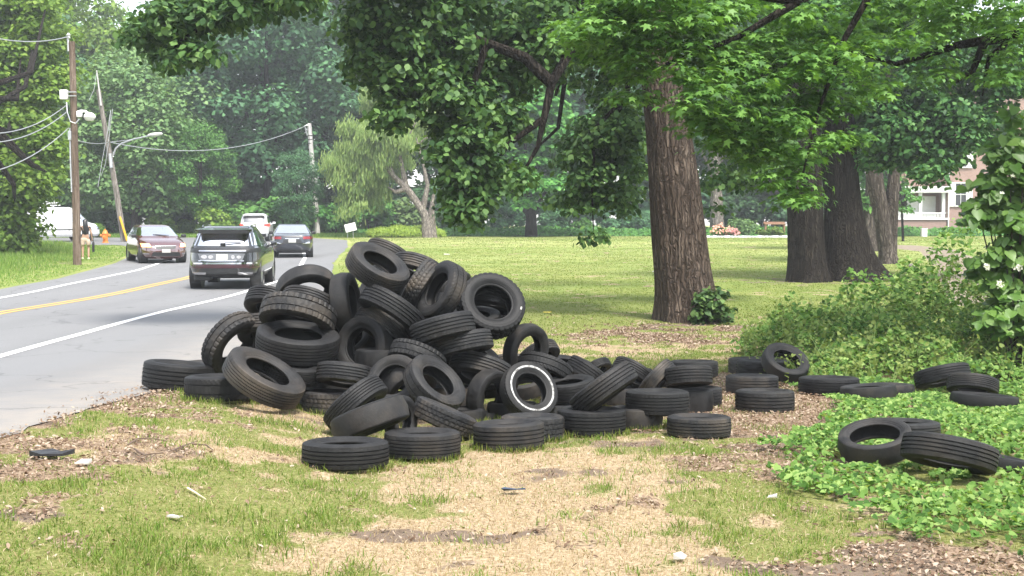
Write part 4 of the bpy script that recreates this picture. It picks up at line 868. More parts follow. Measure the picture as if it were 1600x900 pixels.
TIRES = [
('g1', 572, 535, 44, -20, 0.3, 0.6, 'bald', 13.582, 'dark tyre blocking the large round hole that faces left'),
('g2', 702, 462, 46, -30, 0.25, 0.6, 'ribs', 13.731, 'dark ribbed tyre behind the right-leaning one with the scuffed shoulder'),
('g3', 520, 606, 46, 90, None, 0.6, 'bald', 12.558, 'dark flat tyre behind the small flat one with the pale inner rim'),
('g4', 640, 540, 46, -100, 0.3, 0.6, 'bald', 13.149, 'dark tyre behind the coarse chunky-tread arch'),
('g5', 800, 575, 42, -90, 0.3, 0.6, 'ribs', 14.344, 'dark ribbed tyre between the brown arch and the thin standing one'),
('g6', 880, 600, 42, 90, None, 0.6, 'bald', 14.468, 'dark flat tyre under the arch with slanted grooves'),
('f1', 600, 470, 48, 100, 0.6, 0.6, 'bald', 13.563, 'shaded tyre in the dark gap above the two parallel ribbed arches'),
('f2', 692, 492, 48, 80, 0.55, 0.6, 'bald', 13.177, 'shaded tyre behind the broad ribbed one on edge'),
('f3', 545, 540, 50, 120, 0.5, 0.6, 'bald', 13.034, 'shaded tyre seen inside the large round hole facing left'),
('f4', 771, 476, 47, -100, 0.35, 0.6, 'ribs', 13.037, "shaded tyre seen inside the big face-on tyre's hole"),
('f5', 820, 600, 40, 100, 0.4, 0.6, 'bald', 13.966, "shaded tyre seen inside the white-ringed tyre's hole"),
('f6', 625, 610, 44, 80, 0.4, 0.6, 'bald', 13.085, "shaded tyre inside the low face-on tyre's hole in the middle"),
('f7', 690, 585, 46, 100, 0.3, 0.6, 'bald', 13.13, 'shaded tyre behind the pale-edged dark hole low in the centre'),
('f8', 740, 560, 46, 60, 0.4, 0.6, 'bald', 13.256, 'shaded tyre above the dusty brown arch'),
('f9', 500, 520, 48, 120, 0.4, 0.6, 'bald', 13.272, 'shaded tyre between the wide smooth one and the large round hole'),
('f10', 770, 600, 40, 100, 0.3, 0.6, 'bald', 12.943, "shaded tyre seen through the brown standing tyre's hole"),
('b1', 428, 478, 46, -110, 0.4, 0.6, 'ribs', 13.257, "dark tyre mostly hidden at the heap's left edge behind the knobbly arch"),
('b2', 420, 520, 48, -100, 0.4, 0.6, 'ribs', 13.175, 'tyre glimpsed between the leaning knobbly tyre at far left and the heap behind it'),
('t2', 334, 576, 46, 90, None, 0.55, 'ribs', 13.473, "sliver of a flat tyre behind the two lowest tyres at the heap's left end"),
('t13', 608, 404, 42, -120, 0.35, 0.6, 'ribs', 13.861, 'highest tyre of the heap, only its ribbed tread showing behind the topmost tilted tyre'),
('b3', 590, 448, 46, 150, 0.3, 0.6, 'bald', 13.387, 'dark tyre in shade beneath the topmost tilted tyre, seen left of it'),
('t14', 652, 424, 44, -110, 0.4, 0.6, 'ribs', 13.22, 'ribbed arched tyre right behind the topmost tyre, in front of the lawn'),
('b4', 742, 500, 42, 90, 0.3, 0.6, 'bald', 12.841, "shaded tyre wedged beneath the large face-on tyre at the heap's right shoulder"),
('t10', 480, 456, 50, -80, 0.72, 0.55, 'bald', 12.88, 'smooth standing tyre with its hole showing road, highest at the left of the heap'),
('t9', 484, 478, 47, -110, 0.38, 0.6, 'ribs', 12.689, 'ribbed arched tyre just below the standing one at the upper left of the heap'),
('t15', 655, 447, 44, -32, 0.12, 0.62, 'block', 12.96, 'pale worn upright tyre leaning right below the arched one at the top'),
('t16', 690, 455, 49, 152, 0.45, 0.6, 'herring', 12.679, 'upright tyre leaning right with brown scuffed shoulder and dark hole facing left'),
('t11', 541, 474, 49, 8, 0.24, 0.62, 'bald', 12.752, 'smooth upright tyre seen tread-on left of centre near the top of the heap'),
('t12', 590, 418, 51, 60, 0.42, 0.62, 'fine', 12.518, 'topmost tilted tyre with its dark hole facing up right'),
('t17', 767, 478, 53, 62, 0.83, 0.7, 'block', 12.591, 'large tyre facing the camera with a white sticker on its sidewall'),
('b5', 842, 556, 34, -60, 0.4, 0.6, 'ribs', 14.051, 'ribbed tyre seen through the hole of the thin standing tyre'),
('t23', 822, 547, 43, -18, 0.7, 0.5, 'bald', 12.991, 'thin standing tyre just right of and below the one with the white sticker'),
('t8', 466, 494, 60, -104, 0.36, 0.6, 'knob', 12.419, 'arched tyre with knobbly block tread above the wide smooth one on the left'),
('t18', 612, 485, 54, -123, 0.2, 0.62, 'ribs', 12.41, 'upper of two parallel ribbed arches sloping down right in mid heap'),
('t19', 600, 513, 49, -124, 0.2, 0.6, 'fine', 12.628, 'lower of two parallel ribbed arches sloping down right in mid heap'),
('t20', 570, 541, 49, 172, 0.8, 0.6, 'bald', 12.45, 'tyre in the heart of the heap with a large round hole facing left'),
('t21', 692, 514, 51, -76, 0.1, 0.7, 'ribs', 12.115, 'broad ribbed tyre on edge, upper of a stacked pair right of mid heap'),
('t22', 721, 539, 50, -77, 0.12, 0.62, 'ribs', 12.216, 'ribbed tyre tilted just beneath the broad ribbed one'),
('t4', 366, 538, 54, -42, 0.58, 0.6, 'knob', 12.99, 'knobbly off-road tyre leaning at the far left with road seen through its hole'),
('b6', 600, 560, 46, 90, None, 0.66, 'bald', 12.262, 'shaded tyre buried behind the round-holed tyres at the heart of the heap'),
('t24', 652, 560, 46, -112, 0.3, 0.62, 'knob', 12.037, 'coarse chunky-tread arch in the centre of the heap above the round-holed tyres'),
('t25', 752, 580, 52, -106, 0.28, 0.62, 'ribs', 12.387, 'dusty brown scuffed ribbed arch in the right middle of the heap'),
('b7', 712, 618, 46, 90, None, 0.66, 'bald', 12.417, 'dark tyre in shadow beneath the dusty brown arch'),
('b12', 640, 600, 46, -60, 0.5, 0.6, 'bald', 11.977, 'dark tyre buried under the coarse chunky-tread arch'),
('t53', 890, 573, 38, 80, 0.2, 0.6, 'bald', 14.437, 'smooth dark tyre behind the arch with slanted grooves on the right slope'),
('t55', 933, 577, 24, -60, 0.4, 0.6, 'ribs', 14.425, 'small piece of tyre showing behind the ribbed one right of the slanted-groove arch'),
('t56', 975, 588, 46, 90, None, 0.55, 'bald', 15.852, "low flat tyre forming a dark line behind the heap's right tail"),
('b8', 1040, 592, 40, 90, None, 0.55, 'bald', 13.816, 'low dark tyre behind the leaning striped tyre near the right tail'),
('t54', 920, 587, 40, -125, 0.12, 0.7, 'ribs', 13.876, 'brownish ribbed tyre with stripes sloping down right, right of the slanted-groove arch'),
('t52', 851, 577, 44, -108, 0.3, 0.6, 'herring', 12.794, 'arched tyre with slanted grooves over a dark smooth sidewall on the right slope'),
('t7', 465, 535, 65, 84, 0.3, 0.6, 'fine', 12.22, 'wide smooth dark tyre lying level at mid left, opening upward'),
('t6', 453, 577, 50, 78, 0.28, 0.58, 'fine', 11.987, 'tyre squeezed level beneath the wide smooth one on the left'),
('t26', 540, 586, 46, -98, 0.14, 0.66, 'ribs', 11.921, 'tyre with wavy ribbed tread below the round hole left of centre'),
('t1', 280, 587, 56, 84, None, 0.75, 'ribs', 12.852, 'leftmost tyre of all, lying flat on the edge of the asphalt'),
('t3', 345, 605, 56, 90, None, 0.68, 'herring', 11.78, 'flat tyre with zigzag lugs, second from the left at the bottom'),
('t5', 413, 590, 66, 60, 0.36, 0.55, 'fine', 11.454, 'large thin tyre tilted down right at the bottom left of the heap'),
('t27', 514, 627, 45, 88, None, 0.73, 'block', 11.992, 'small flat tyre with pale inner rim beside the large tilted one'),
('t28', 617, 597, 45, 125, 0.85, 0.6, 'bald', 11.71, 'tyre facing the camera low in the middle, half behind the pale edged tilted one'),
('t51', 765, 620, 44, -14, 0.64, 0.62, 'bald', 12.067, 'dusty brown standing tyre with a dark hole just left of the white-ringed tyre'),
('b9', 722, 650, 36, 90, None, 0.61, 'bald', 11.794, 'dark tyre at ground level behind the slanting one in the bottom middle'),
('b10', 800, 640, 40, 90, None, 0.61, 'bald', 12.243, 'dark tyre behind the white-ringed tyre near the ground'),
('t58', 872, 642, 40, 90, None, 0.55, 'bald', 12.166, 'dark low tyre right of the white-ringed tyre, mostly hidden'),
('t49', 888, 607, 43, 97, 0.22, 0.66, 'ribs', 12.438, 'ribbed tyre lying nearly flat with pale inner rim, right behind the white-ringed one'),
('t29', 679, 601, 52, 48, 0.52, 0.6, 'herring', 11.511, 'tilted tyre with a pale-edged dark hole facing up right, low in the centre'),
('t33', 695, 652, 52, 66, 0.06, 0.62, 'block', 10.709, 'tyre band slanting down right near the ground in the bottom middle'),
('t32', 626, 655, 38, 0, 0.5, 0.6, 'bald', 10.493, 'curved sidewall end peeping out behind the smooth worn tyre at the bottom'),
('t50', 826, 611, 47, 40, 0.8, 0.55, 'fine', 11.91, 'tyre with a bright white ring on its sidewall, low right of centre'),
('t30', 556, 632, 55, -50, 0.2, 0.62, 'fine', 10.731, 'ribbed arch leaning to the right above the smooth worn tyre at the bottom'),
('t31', 578, 655, 63, -70, 0.08, 0.62, 'bald', 10.009, 'smooth worn tyre sloping up right, propped behind the front flat tyre'),
('t57', 975, 618, 40, 90, None, 0.66, 'bald', 13.523, 'dark flat tyre in the shade under the long slanting tyre'),
('t47', 990, 584, 36, -120, 0.28, 0.62, 'ribs', 13.495, 'ribbed tyre peeping over the upper end of the long slanting tyre'),
('t45', 1084, 576, 38, 90, None, 0.68, 'ribs', 13.67, 'flat tyre at the back right end of the heap, lawn behind it'),
('t46', 1027, 592, 35, -42, 0.12, 0.66, 'ribs', 13.206, 'striped tyre leaning between the long slanting tyre and the rounded one'),
('t44', 1076, 588, 37, -86, 0.1, 0.8, 'ribs', 12.97, "rounded ribbed tyre standing on another at the heap's right end"),
('t42', 1090, 619, 38, 90, None, 0.79, 'ribs', 13.615, 'small flat tyre at the right end, half hidden behind the greyish worn one'),
('t41', 1074, 625, 41, 90, None, 0.88, 'bald', 13.077, 'greyish worn flat tyre under the rounded one at the right end'),
('t39', 992, 652, 44, 90, None, 0.73, 'bald', 11.523, 'dark flat tyre supporting the tyre with an open top at the right end'),
('t38', 924, 658, 54, 90, None, 0.75, 'fine', 11.082, 'bluish dark flat tyre on the ground under the long slanting one'),
('t48', 943, 608, 57, -54, 0.05, 0.62, 'ribs', 11.056, 'long tyre slanting up right, resting on the bluish flat tyre'),
('t40', 1027, 628, 50, 90, None, 0.75, 'fine', 11.532, 'flat tyre with an open top lying on a dark one'),
('t43', 1092, 665, 50, 90, None, 0.64, 'ribs', 10.96, 'front flat tyre at the right end with a small weed against it'),
('t37', 832, 667, 50, 90, None, 0.75, 'block', 10.764, 'brownish flat tyre just behind the lower front one below the white ring'),
('t36', 795, 679, 56, 92, None, 0.73, 'ribs', 10.218, 'flat ribbed tyre at the front, below the brown standing and white-ringed tyres'),
('t35', 660, 693, 60, 90, None, 0.68, 'fine', 9.8, 'second front flat tyre, brown dusty top, right of the frontmost'),
('t34', 540, 708, 68, 90, None, 0.59, 'ribs', 9.31, 'frontmost flat tyre on the grass with four grooves and a pale inner rim'),
('t62', 1178, 572, 40, 90, None, 0.66, 'ribs', 17.211, 'flat tyre farthest back of the loose group near the vines'),
('t63', 1192, 575, 42, 90, None, 0.61, 'ribs', 16.639, 'flat tyre under the propped tyre near the vines'),
('t64', 1227, 567, 38, 66, 0.6, 0.6, 'bald', 16.0, 'tyre propped tilted with its hole showing, on the flat ones beside the vines'),
('t60', 1175, 600, 41, 90, None, 0.7, 'ribs', 14.93, 'smaller loose flat tyre on leaf litter, farther of the two in a row'),
('t61', 1195, 626, 46, 90, None, 0.75, 'ribs', 13.06, 'nearer loose flat tyre standing alone on the leaf litter'),
('t65', 1295, 602, 47, 90, None, 0.57, 'ribs', 14.904, 'flat ribbed tyre half sunk at the left edge of the vines'),
('t67', 1390, 608, 38, 90, None, 0.44, 'bald', 14.805, 'low tyre lying just behind the sunken one among the vines'),
('t66', 1356, 612, 44, 94, None, 0.46, 'bald', 14.324, 'low tyre sunk in the vines with its rim showing'),
('t68', 1472, 587, 43, -76, 0.12, 0.58, 'ribs', 14.937, 'dusty tyre tilted up among the vines at the right'),
('t69', 1520, 602, 39, -93, 0.24, 0.6, 'fine', 14.115, 'rounded tyre partly buried in vines at the right'),
('t70', 1538, 626, 52, 86, None, 0.4, 'bald', 13.46, 'low smooth tyre almost swallowed by vines near the right edge'),
('t74', 1562, 722, 46, 80, None, 0.44, 'bald', 9.29, 'dusty flat tyre end behind the wide ribbed one at the right edge'),
('t72', 1412, 671, 55, 90, None, 0.51, 'ribs', 10.79, 'flat tyre with vines growing through its hole, behind the open-faced one'),
('t71', 1368, 690, 58, 98, 0.44, 0.6, 'thin', 9.504, 'tyre facing up with a big black hole and thin rim in the vines'),
('t73', 1483, 708, 73, -98, 0.12, 0.56, 'ribs', 8.856, 'wide tyre with deep straight grooves lying front-most in the vines'),
]

def tyre_axis(cx, cy, phi, r):
    if r is None: return Vector((math.cos(R_(phi)), .045, math.sin(R_(phi)))).normalized()
    v = ray(cx, cy).normalized()
    rt = v.cross(Vector((0, 0, 1))).normalized(); up = rt.cross(v)
    return (-v * r + (rt * math.cos(R_(phi)) + up * math.sin(R_(phi))) * math.sqrt(1 - r * r)).normalized()
TY = {}
rt_ = random.Random(5)
for (tid, cx, cy, rp, phi, r, wr, kind, d, label) in TIRES:
    o = link('tyre', TYRE[kind])
    Rm = rp * d / FPX
    n = tyre_axis(cx, cy, phi, r)
    q = n.to_track_quat('Z', 'Y') @ Euler((0, 0, rt_.uniform(0, 6.28))).to_quaternion()
    o.rotation_mode = 'QUATERNION'; o.rotation_quaternion = q
    o.location = at(cx, cy, d); o.scale = (Rm, Rm, Rm * wr / TW)
    grp = 'tyres dumped in the big heap' if cx < 1130 else 'tyres scattered on leaf litter and vines'
    tag(o, label, 'tyre', grp)
    TY[tid] = o

# ================================================================ VEHICLES
def paint_mat(name, c, rough=.25, coat=1.0, metal=.0):
    t = NT(name); co = t.co(); f = t.noise(3, 4, .6, co); t.base(t.ramp(f, [(.3, tuple(x * .9 for x in c)), (.7, tuple(min(1, x * 1.1) for x in c))]))
    t.set(Metallic=metal, Roughness=rough); t.b.inputs['Coat Weight'].default_value = coat; t.b.inputs['Coat Roughness'].default_value = .05; t.b.inputs['Coat IOR'].default_value = 1.6; return t.m
M_TIRE2 = plain('car_tyre', (.022, .022, .023), .75, .3, 9); M_RIM = plain('alloy', (.45, .46, .48), .3, .1, 6, metal=.9); M_CHR = plain('chrome', (.55, .55, .57), .12, .05, 3, metal=1.0)
M_GLS = plain('car_glass', (.86, .88, .92), .06, .04, 2, metal=1.0); M_RED = plain('tail_lens', (.22, .010, .014), .2, .2, 5, coat=.6); M_TRIM = plain('black_trim', (.018, .018, .019), .45, .2, 6)
M_PLATE = plain('plate', (.42, .42, .39), .5, .25, 60); M_MAROON = plain('maroon_panel', (.045, .012, .018), .3, .2, 4, coat=.6); M_SILV = plain('silver_panel', (.16, .165, .175), .35, .2, 12, metal=.4)
M_HEAD = plain('headlamp_lit', (.9, .6, .3), .2, .1, 3, emit=(1.0, .24, .05), es=1.3); M_AMB = plain('tail_lit', (.6, .02, .02), .3, .1, 3, emit=(1, .05, .03), es=.7)
class Car:
    def __init__(s, name, label, cat, prof, n=5.0, group='vehicles on the road'):
        s.e = empty(name); tag(s.e, label, cat, group); s.p = np.array(prof, float); s.n = n
    def q(s, z): return [np.interp(z, s.p[:, 0], s.p[:, i]) for i in (1, 2, 3)]       # y front, y rear, half width
    def face(s, side, a, z, off=0.0):
        yf, yr, hw = s.q(z); yc, hl = (yf + yr) / 2, (yf - yr) / 2; n = s.n
        if side in ('rear', 'front'):
            x = min(abs(a), hw * .999) * (1 if a >= 0 else -1); y = hl * (1 - abs(x / hw) ** n) ** (1 / n)
            y = yc + (y if side == 'front' else -y); gx = abs(x / hw) ** (n - 1) / hw * (1 if x > 0 else -1); gy = abs((y - yc) / hl) ** (n - 1) / hl * (1 if side == 'front' else -1)
        else:
            y = a; ry = min(.999, abs((y - yc) / hl)); x = hw * (1 - ry ** n) ** (1 / n) * (1 if side == 'right' else -1)
            gx = abs(x / hw) ** (n - 1) / hw * (1 if x > 0 else -1); gy = ry ** (n - 1) / hl * (1 if y > yc else -1)
        g = Vector((gx, gy, 0)).normalized()
        yf2, yr2, hw2 = s.q(z + .03)                       # slope with height
        if side == 'rear': gz = (yr2 - yr) / .03
        elif side == 'front': gz = (yf - yf2) / .03
        else: gz = (hw - hw2) / .03
        nn = (g + Vector((0, 0, float(np.clip(gz, -1, 6))))).normalized()
        return Vector((x, y, z)) + nn * off
    def patch(s, name, side, poly, mat, off=.006, thick=0.0, nu=12, nv=6, parent=None, smooth=True):
        """poly: (a0,a1 at bottom), (a0,a1 at top), z0, z1"""
        (b0, b1), (t0, t1), z0, z1 = poly; V = []
        for j in range(nv + 1):
            v = j / nv; z = z0 + (z1 - z0) * v; l = b0 + (t0 - b0) * v; r = b1 + (t1 - b1) * v
            for i in range(nu + 1): V.append(s.face(side, l + (r - l) * i / nu, z, off))
        m = nu + 1; F = [(j * m + i, j * m + i + 1, (j + 1) * m + i + 1, (j + 1) * m + i) for j in range(nv) for i in range(nu)]
        # give it thickness towards the body
        k = len(V); V2 = []
        for j in range(nv + 1):
            v = j / nv; z = z0 + (z1 - z0) * v; l = b0 + (t0 - b0) * v; r = b1 + (t1 - b1) * v
            for i in range(nu + 1): V2.append(s.face(side, l + (r - l) * i / nu, z, off - .02 - thick))
        F2 = [tuple(k + q for q in f[::-1]) for f in F]
        rim = [i for i in range(m)] + [(j + 1) * m - 1 for j in range(1, nv + 1)] + [nv * m + i for i in range(m - 2, -1, -1)] + [j * m for j in range(nv - 1, 0, -1)]
        F3 = [(rim[i], rim[(i + 1) % len(rim)], k + rim[(i + 1) % len(rim)], k + rim[i]) for i in range(len(rim))]
        mb = MB(); mb.add(V + V2, F + F2 + F3); return mb.build(name, mat, parent or s.e, smooth=smooth)
    def body(s, mat, nr=72):
        V = []; F = []; zs = []
        for i in range(len(s.p) - 1):
            a, b = s.p[i, 0], s.p[i + 1, 0]; m = max(1, int((b - a) / .05)); zs += [a + (b - a) * k / m for k in range(m)]
        zs.append(s.p[-1, 0])
        for z in zs:
            yf, yr, hw = s.q(z)
            for k in range(nr):
                t = 2 * math.pi * k / nr; c, sn = math.cos(t), math.sin(t)
                V.append((hw * math.copysign(abs(c) ** (2 / s.n), c), (yf + yr) / 2 + (yf - yr) / 2 * math.copysign(abs(sn) ** (2 / s.n), sn), z))
        for j in range(len(zs) - 1):
            for k in range(nr): F.append((j * nr + k, j * nr + (k + 1) % nr, (j + 1) * nr + (k + 1) % nr, (j + 1) * nr + k))
        F.append(tuple(range(nr))[::-1]); F.append(tuple((len(zs) - 1) * nr + k for k in range(nr)))
        mb = MB(); mb.add(V, F); return mb.build('body', mat, s.e, smooth=True)
    def wheels(s, yF, yR, x, r, wd=.22, spokes=5, steer=0.0):
        for y in (yF, yR):
            for sx in (-1, 1):
                hwz = s.face('right', y, r * 1.3).x
                a = MB(); n = 28                                        # dark arch lining
                M = Matrix.Translation((sx * (hwz - .03), y, r)) @ Matrix.Rotation(math.pi / 2 * sx, 4, 'Y')
                a.lathe([(r * 1.16, -.25), (r * 1.16, .036), (r * 1.10, .042), (r * 1.08, .0), (.0, -.0)], n, M); ar = a.build('wheel_arch', M_TRIM, s.e, smooth=True)
                w_ = empty('wheel'); w_.parent = s.e; w_.location = (sx * (x - wd / 2), y, r); w_.rotation_euler = (0, 0, steer if y == yF else 0)
                M = Matrix.Rotation(math.pi / 2 * sx, 4, 'Y'); h = wd / 2
                t = MB(); t.lathe([(r * .62, -h * .8), (r * .8, -h), (r * .95, -h * .9), (r, -h * .6), (r, h * .6), (r * .95, h * .9), (r * .8, h), (r * .64, h * .8), (r * .62, h * .5)], 32, M); t.build('tyre', M_TIRE2, w_, smooth=True)
                m = MB(); m.lathe([(r * .64, h * .85), (r * .60, h * .8), (r * .58, h * .2), (r * .16, h * .1), (0.001, h * .1)], 28, M)
                for q in range(spokes):
                    m.box((0, 0, 0), (.0001, .0001, .0001)) if False else None
                    an = 2 * math.pi * q / spokes; MM = M @ Matrix.Rotation(an, 4, 'Z') @ Matrix.Translation((r * .34, 0, h * .55)); m.box((0, 0, 0), (r * .56, r * .13, .03), M=MM)
                m.lathe([(r * .14, h * .1), (r * .14, h * .72), (.001, h * .75)], 14, M); m.build('rim', M_RIM, w_, smooth=True)
    def mirror(s, y, z, hw, mat):
        for sx in (-1, 1):
            m = MB(); m.box((sx * (hw + .11), y, z), (.20, .12, .14), bev=.045); m.box((sx * (hw + .01), y + .02, z - .05), (.12, .05, .04)); m.build('mirror', mat, s.e, smooth=True)
    def place(s, px, py, Y=None, yaw=0.0, slope=True):
        g = G(px, py) if Y is None else onG((px - 800) / FPX * Y, Y); s.e.location = g
        f = Vector((-math.sin(yaw), math.cos(yaw), 0)); dz = float(ground_h(g.x + f.x * 1.4, g.y + f.y * 1.4) - ground_h(g.x - f.x * 1.4, g.y - f.y * 1.4))
        s.e.rotation_euler = (math.atan2(dz, 2.8), 0, yaw); s.e.location.z = float(ground_h(g.x, g.y)) + .012
def grow_box(car, name, c, d, mat, bev=.01, parent=None): return MB().box(c, d, bev=bev).build(name, mat, parent or car.e, smooth=True)
# ---- black SUV seen from behind
P = [(.31, 2.15, -2.10, .80), (.36, 2.28, -2.28, .88), (.42, 2.34, -2.36, .93), (.60, 2.36, -2.38, .955), (.75, 2.33, -2.36, .96), (.86, 2.26, -2.33, .955), (.95, 2.12, -2.31, .945), (1.01, 1.75, -2.29, .935), (1.05, 1.05, -2.24, .92), (1.09, .86, -2.20, .90), (1.30, .45, -2.02, .82), (1.50, .05, -1.84, .73), (1.585, -.12, -1.72, .69), (1.625, -.30, -1.55, .63), (1.645, -.5, -1.3, .5)]
c = Car('suv', "black SUV driving away nearest the camera, bright rear window above a dark plate panel", 'suv', P)
pm = paint_mat('black_paint', (.008, .009, .010)); c.body(pm)
rw = c.patch('rear_window', 'rear', ((-.76, .76), (-.66, .66), 1.13, 1.45), M_GLS)
w_ = MB(); w_.tube([c.face('rear', .0, 1.15, .03), c.face('rear', .05, 1.18, .05), c.face('rear', .46, 1.20, .03)], .014, 6); w_.box(c.face('rear', .0, 1.16, .03), (.14, .06, .06), bev=.02); w_.build('wiper', M_TRIM, rw)
sp = MB(); sp.prism([(-.73, 0), (-.68, .3), (.68, .3), (.73, 0), (.6, -.09), (-.6, -.09)], 0, .055); s_ = sp.build('spoiler', pm, c.e); s_.location = (0, -1.98, 1.505); s_.rotation_euler = (R_(6), 0, 0)
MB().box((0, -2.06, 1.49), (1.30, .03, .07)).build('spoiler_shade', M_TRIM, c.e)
c.patch('light_bar', 'rear', ((-.88, .88), (-.88, .88), .965, 1.055), M_TRIM, .010)
c.patch('chrome_strip', 'rear', ((-.60, .60), (-.60, .60), .985, 1.012), M_CHR, .016, nv=2)
for sx in (-1, 1):
    c.patch('tail_light', 'rear', ((sx * .60, sx * .91) if sx > 0 else (-.91, -.60), (.62, .90) if sx > 0 else (-.90, -.62), .955, 1.07), M_TRIM, .014)
    c.patch('reflector', 'rear', ((.66, .90) if sx > 0 else (-.90, -.66), (.66, .90) if sx > 0 else (-.90, -.66), .55, .60), M_MAROON, .012, nv=2)
    c.patch('exhaust_trim', 'rear', ((.42, .74) if sx > 0 else (-.74, -.42), (.40, .76) if sx > 0 else (-.76, -.40), .40, .45), M_CHR, .018, nv=2)
pp = c.patch('plate_panel', 'rear', ((-.56, .52), (-.62, .58), .76, .93), M_SILV, .008)
c.patch('chrome_strip', 'rear', ((-.60, .56), (-.60, .56), .735, .758), M_CHR, .02, nv=2)
c.patch('plate', 'rear', ((-.15, .15), (-.15, .15), .77, .92), M_PLATE, .016, nv=2)
M_DEC = plain('sticker', (.45, .45, .47), .5, .2, 40)
for x_, z_, a_, b_ in ((-.46, .85, .08, .05), (-.29, .845, .065, .05), (.28, .845, .045, .055), (.43, .84, .06, .04)):
    d_ = MB(); d_.lathe([(1, 0), (1, .01), (.55, .012), (.001, .004)], 20, Matrix.Translation(c.face('rear', x_, z_, .012)) @ Matrix.Rotation(R_(90), 4, 'X') @ Matrix.Diagonal((a_, b_, 1, 1))); d_.build('sticker', M_DEC, pp, smooth=False)
c.patch('bumper_strip', 'rear', ((-.86, .86), (-.86, .86), .66, .70), M_CHR, .014, nv=2)
c.patch('bumper_panel', 'rear', ((-.80, .80), (-.78, .78), .56, .66), M_MAROON, .008)
c.patch('diffuser', 'rear', ((-.74, .74), (-.8, .8), .33, .42), M_TRIM, .012)
for sd, sg in (('right', 1), ('left', -1)):
    c.patch('side_window', sd, ((-.05, .86), (-.02, .30), 1.10, 1.48), M_GLS, .007); c.patch('side_window', sd, ((-1.18, -.10), (-1.15, -.07), 1.10, 1.50), M_GLS, .007); c.patch('side_window', sd, ((-1.95, -1.26), (-1.60, -1.24), 1.14, 1.47), M_GLS, .007)
    c.patch('window_trim', sd, ((-2.0, .95), (-2.0, .93), 1.075, 1.098), M_CHR, .012, nu=20, nv=2)
    for yy in (.35, -.75): c.patch('door_handle', sd, ((yy - .11, yy + .11), (yy - .11, yy + .11), .90, .93), M_CHR, .04, nv=2)
    c.patch('sill', sd, ((-1.15, 1.15), (-1.15, 1.15), .26, .38), M_TRIM, .012)
    r_ = MB(); r_.tube([(sg * .60, .0, 1.60), (sg * .62, -.2, 1.665), (sg * .62, -1.4, 1.655), (sg * .6, -1.6, 1.60)], .018, 6); r_.build('roof_rail', M_CHR, c.e)
c.patch('windscreen', 'front', ((-.78, .78), (-.62, .62), 1.12, 1.52), M_GLS); c.mirror(.68, 1.12, .89, pm); c.wheels(1.42, -1.42, .93, .365, .25); ex = MB(); ex.box((-.55, -1.9, .30), (.42, .5, .16), bev=.04); ex.box((0, -1.4, .30), (1.5, .12, .10), bev=.03); ex.build('underbody', M_TRIM, c.e)
c.place(0, 0, 35.0, 0); c.e.location.x = -7.55; c.place((-7.72 / 35.6) * FPX + 800, 0, 35.6, R_(4.5))
# ---- dark sedan
P = [(.20, 2.15, -2.15, .76), (.28, 2.32, -2.32, .86), (.45, 2.40, -2.40, .90), (.62, 2.40, -2.41, .91), (.78, 2.30, -2.38, .905), (.88, 2.05, -2.35, .89), (.95, 1.55, -2.31, .88), (1.00, .95, -2.15, .86), (1.03, .80, -1.78, .83), (1.20, .45, -1.40, .74), (1.36, .02, -.98, .64), (1.42, -.15, -.80, .58), (1.445, -.3, -.6, .45)]
c = Car('sedan', "dark blue sedan right of the black SUV, seen from behind", 'sedan', P)
pm = paint_mat('dark_blue_paint', (.016, .020, .030)); c.body(pm)
c.patch('rear_window', 'rear', ((-.72, .72), (-.56, .56), 1.05, 1.38), M_GLS); c.patch('windscreen', 'front', ((-.72, .72), (-.55, .55), 1.05, 1.37), M_GLS)
for sx in (-1, 1):
    q = (.46, .88) if sx > 0 else (-.88, -.46); c.patch('tail_light', 'rear', (q, q, .80, .91), M_RED, .012); q = (.60, .80) if sx > 0 else (-.80, -.60)
    c.patch('bumper_glint', 'rear', ((sx * .40, sx * .86) if sx > 0 else (-.86, -.40), (.70, .86) if sx > 0 else (-.86, -.70), .60, .70), M_CHR, .010)
pp = c.patch('plate_recess', 'rear', ((-.42, .42), (-.36, .36), .62, .80), M_TRIM, .008); c.patch('plate', 'rear', ((-.16, .16), (-.16, .16), .66, .80), M_PLATE, .018, nv=2); c.patch('chrome_strip', 'rear', ((-.30, .30), (-.30, .30), .81, .84), M_CHR, .018, nv=2)
c.patch('diffuser', 'rear', ((-.6, .6), (-.7, .7), .24, .36), M_TRIM, .010); c.patch('trunk_seam', 'rear', ((-.62, .62), (-.62, .62), .905, .925), M_TRIM, .006, nv=1)
for sd in ('right', 'left'): c.patch('side_window', sd, ((-1.30, -.42), (-.95, -.42), 1.04, 1.34), M_GLS, .007); c.patch('side_window', sd, ((-.36, .72), (-.36, .10), 1.04, 1.34), M_GLS, .007)
c.mirror(.62, 1.03, .84, M_TRIM); c.wheels(1.42, -1.42, .89, .335, .22); c.place(457, 0, 57.5, R_(9.6))
